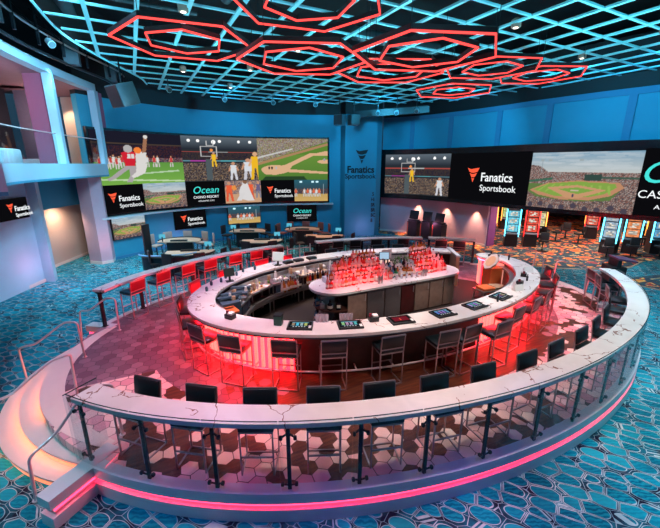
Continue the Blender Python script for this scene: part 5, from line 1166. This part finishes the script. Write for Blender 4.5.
for k, (x, y) in enumerate(((-4, 6.5), (-1.5, 4.2), (1.5, 4), (4.5, 5.2), (7.4, 7.6), (9, 11), (1, 8.6), (4.8, 10.6), (-3.4, 9.6), (-1, 12.6), (3.3, 14), (-2.2, 7.3), (-5.6, 15.2), (-4.6, 18.2), (-3, 15), (6.2, 16), (8.4, 13.4))):
    t = thing('ceiling_downlight', 'small round downlight hanging from the ceiling grid', 'ceiling light', (x, y, 8.02), 0, 'round downlights in the ceiling grid')
    b = MB(); b.lathe([(.11, -.02), (.12, 0), (.12, .16), (.05, .2)], n=14); b.build('can', mat('tan_lamp_can', (.3, .22, .18), .5), t)
    MB().cyl((0, 0, -.03), .06, .008, 12).build('lens', mat('frosted_lens', (.8, .7, .6), .4, emit=(1, .85, .7), es=3), t)
for x, y in ((-7.2, 17.5), (-4.6, 19.6), (-1.4, 20.2), (-3.2, 17.0), (-.4, 18), (-6, 14.6)):
    light('SPOT', 'table_downlight', (x, y, 7.9), 800, (1, .68, .5), (x, y, 0), .15, 42)  # warm spots added to brighten the card table felts
for x, y in ((-9, 11), (-8.5, 7.5), (-9.3, 9), (-6.5, 16.2), (9.2, 3.2), (8, .5), (-7, 1.5), (-8, 4.6), (11, 6.5), (-7.8, 14.2), (12, 9.5), (-10, 14)):
    light('SPOT', 'blue_downlight', (x, y, 7.9), 900, BL, (x, y, 0), .25, 85)  # unseen blue spots added as coloured fill
for x, y in ((-1.5, 1.6), (1.5, 1.4), (3.6, 2.2)): light('SPOT', 'violet_downlight', (x, y, 7.9), 500, (.25, .15, 1), (x, y+.6, 0), .2, 42)  # unseen violet spots added to turn the near carpet indigo
for (x, y), aim in (((-3.5, 17.5), (-8, 21.5, 5)), ((-.5, 18.5), (-3, 24, 5)), ((3.2, 19), (2.2, 24, 5)), ((5.5, 17.5), (7.5, 22, 5.5)), ((7.5, 14), (11, 17, 6)), ((9.5, 11), (13.5, 14, 6)), ((-6, 11), (-11, 13, 5)), ((-4, 7), (-10, 10, 6))):
    light('SPOT', 'wall_washer', (x, y, 7.6), 1000 if aim[0] < -9 else 560, (.3, .7, 1) if aim[0] < -9 else (.06, .58, 1), aim, .2, 100)
for x, y in ((-4, 6), (1, 4), (6, 5), (1.3, 11), (6.5, 10), (-4, 13), (3, 16), (9, 9), (-2, 1), (5, 0)):
    light('SPOT', 'grid_uplight', (x, y, 5.6 if y > 3 else 5.2), 300, CY, (x, y, 9), .03, 160, .3)  # unseen spots added in mid-air to light the grid from below
# warm wash on the wall under the right screen, in the door recess and on the balcony
for q in (2.6, 4.6, 6.6): (x, y), a = WR.at(q, -.35); light('SPOT', 'warm_wall_lamp', (x, y, 2.34), 420, (1, .5, .3), (x, y, 0), .04, 70, .9)
light('SPOT', 'warm_recess_lamp', (-12.1, 16.6, 2.7), 130, (1, .72, .5), (-12.7, 16.4, .3), .1, 165, .8)
light('POINT', 'balcony_lamp', (-11.6, 12.2, 6.6), 70, (1, .5, .6), size=.1); light('POINT', 'balcony_lamp', (-12.2, 16.4, 6.4), 60, (1, .55, .45), size=.1); light('SPOT', 'balcony_spot', (-12.6, 18.3, 7.6), 160, (1, .75, .5), (-12.7, 18.9, 5), .05, 80); light('SPOT', 'balcony_spot', (-10.2, 12.5, 7.6), 500, (.4, .85, 1), (-10.6, 12.5, 4.2), .05, 90); light('SPOT', 'balcony_spot', (-10.8, 15.6, 7.6), 300, (.5, .85, 1), (-11, 15.6, 4.2), .05, 80)  # cyan balcony spots added to brighten the pale sofas
light('POINT', 'pink_wall_light', (-10.6, 13.3, .9), 25, MG, size=.15); light('POINT', 'pink_wall_light', (-10.0, 16.2, 1.0), 18, (1, .4, .45), size=.1)
for p, e in (((-8.2, 20.0, .5), 25), ((2.2, 22.8, .6), 25), ((6.0, 22.2, 1.0), 12)): light('POINT', 'pink_wall_light', p, e, MG, size=.15)
for u, v, p in ((-3.6, 0, 420), (-2.4, 1.5, 420), (-.4, 2.0, 420), (1.7, 2.0, 420), (3.9, .4, 380), (-1.2, -1.75, 300), (1.5, -1.75, 300)):
    x, y = loc2w(u, v); light('SPOT', 'bar_work_lamp', (x, y-.3, 7.9), p*2.2, (1, .82, .68), (x, y, .5), .12, 26, .5)  # warm spots added to brighten the inside of the bar
for u, p in ((-.6, 900), (1.2, 900)): x, y = loc2w(u, -.6); light('SPOT', 'bar_front_lamp', (x+1.2, y-5.0, 7.9), p, (1, .82, .75), (x, y, .9), .15, 16, .6)  # extra warm spots added to lift the dark island cabinets
# red glow above the back bar
for u, p in ((-.9, 40), (1.95, 30)): x, y = loc2w(u, -.45); light('POINT', 'tier_glow', (x, y, 2.1), p*.35, (1, .03, .04), size=.08)
# casino beyond
for x, y in ((11, 19.5), (15, 20.5), (13, 24.5), (18, 23.5)): light('SPOT', 'casino_downlight', (x, y, 3.25), 480, (1, .62, .5), (x, y, 0), .1, 150)
light('SPOT', 'casino_downlight', (12.5, 16.8, 3.2), 300, (.6, .9, 1), (12.5, 16.8, 0), .1, 150)

w = bpy.data.worlds.new('world'); SC.world = w; w.use_nodes = True
w.node_tree.nodes['Background'].inputs[0].default_value = (.12, .35, .6, 1); w.node_tree.nodes['Background'].inputs[1].default_value = .1

# ------------------------------------------------------------ camera
cd = bpy.data.cameras.new('camera'); cam = bpy.data.objects.new('camera', cd); COL.objects.link(cam); cam.location = (0, 0, 4.6)
cd.sensor_width = 36; cd.lens = 36*360/660; cam.rotation_euler = (R(90-15.5), 0, 0); cd.clip_end = 200; SC.camera = cam
SC.view_settings.view_transform = 'Standard'; SC.view_settings.look = 'None'; SC.view_settings.gamma = 1; SC.view_settings.exposure = 0.4; SC.view_settings.use_curve_mapping = False
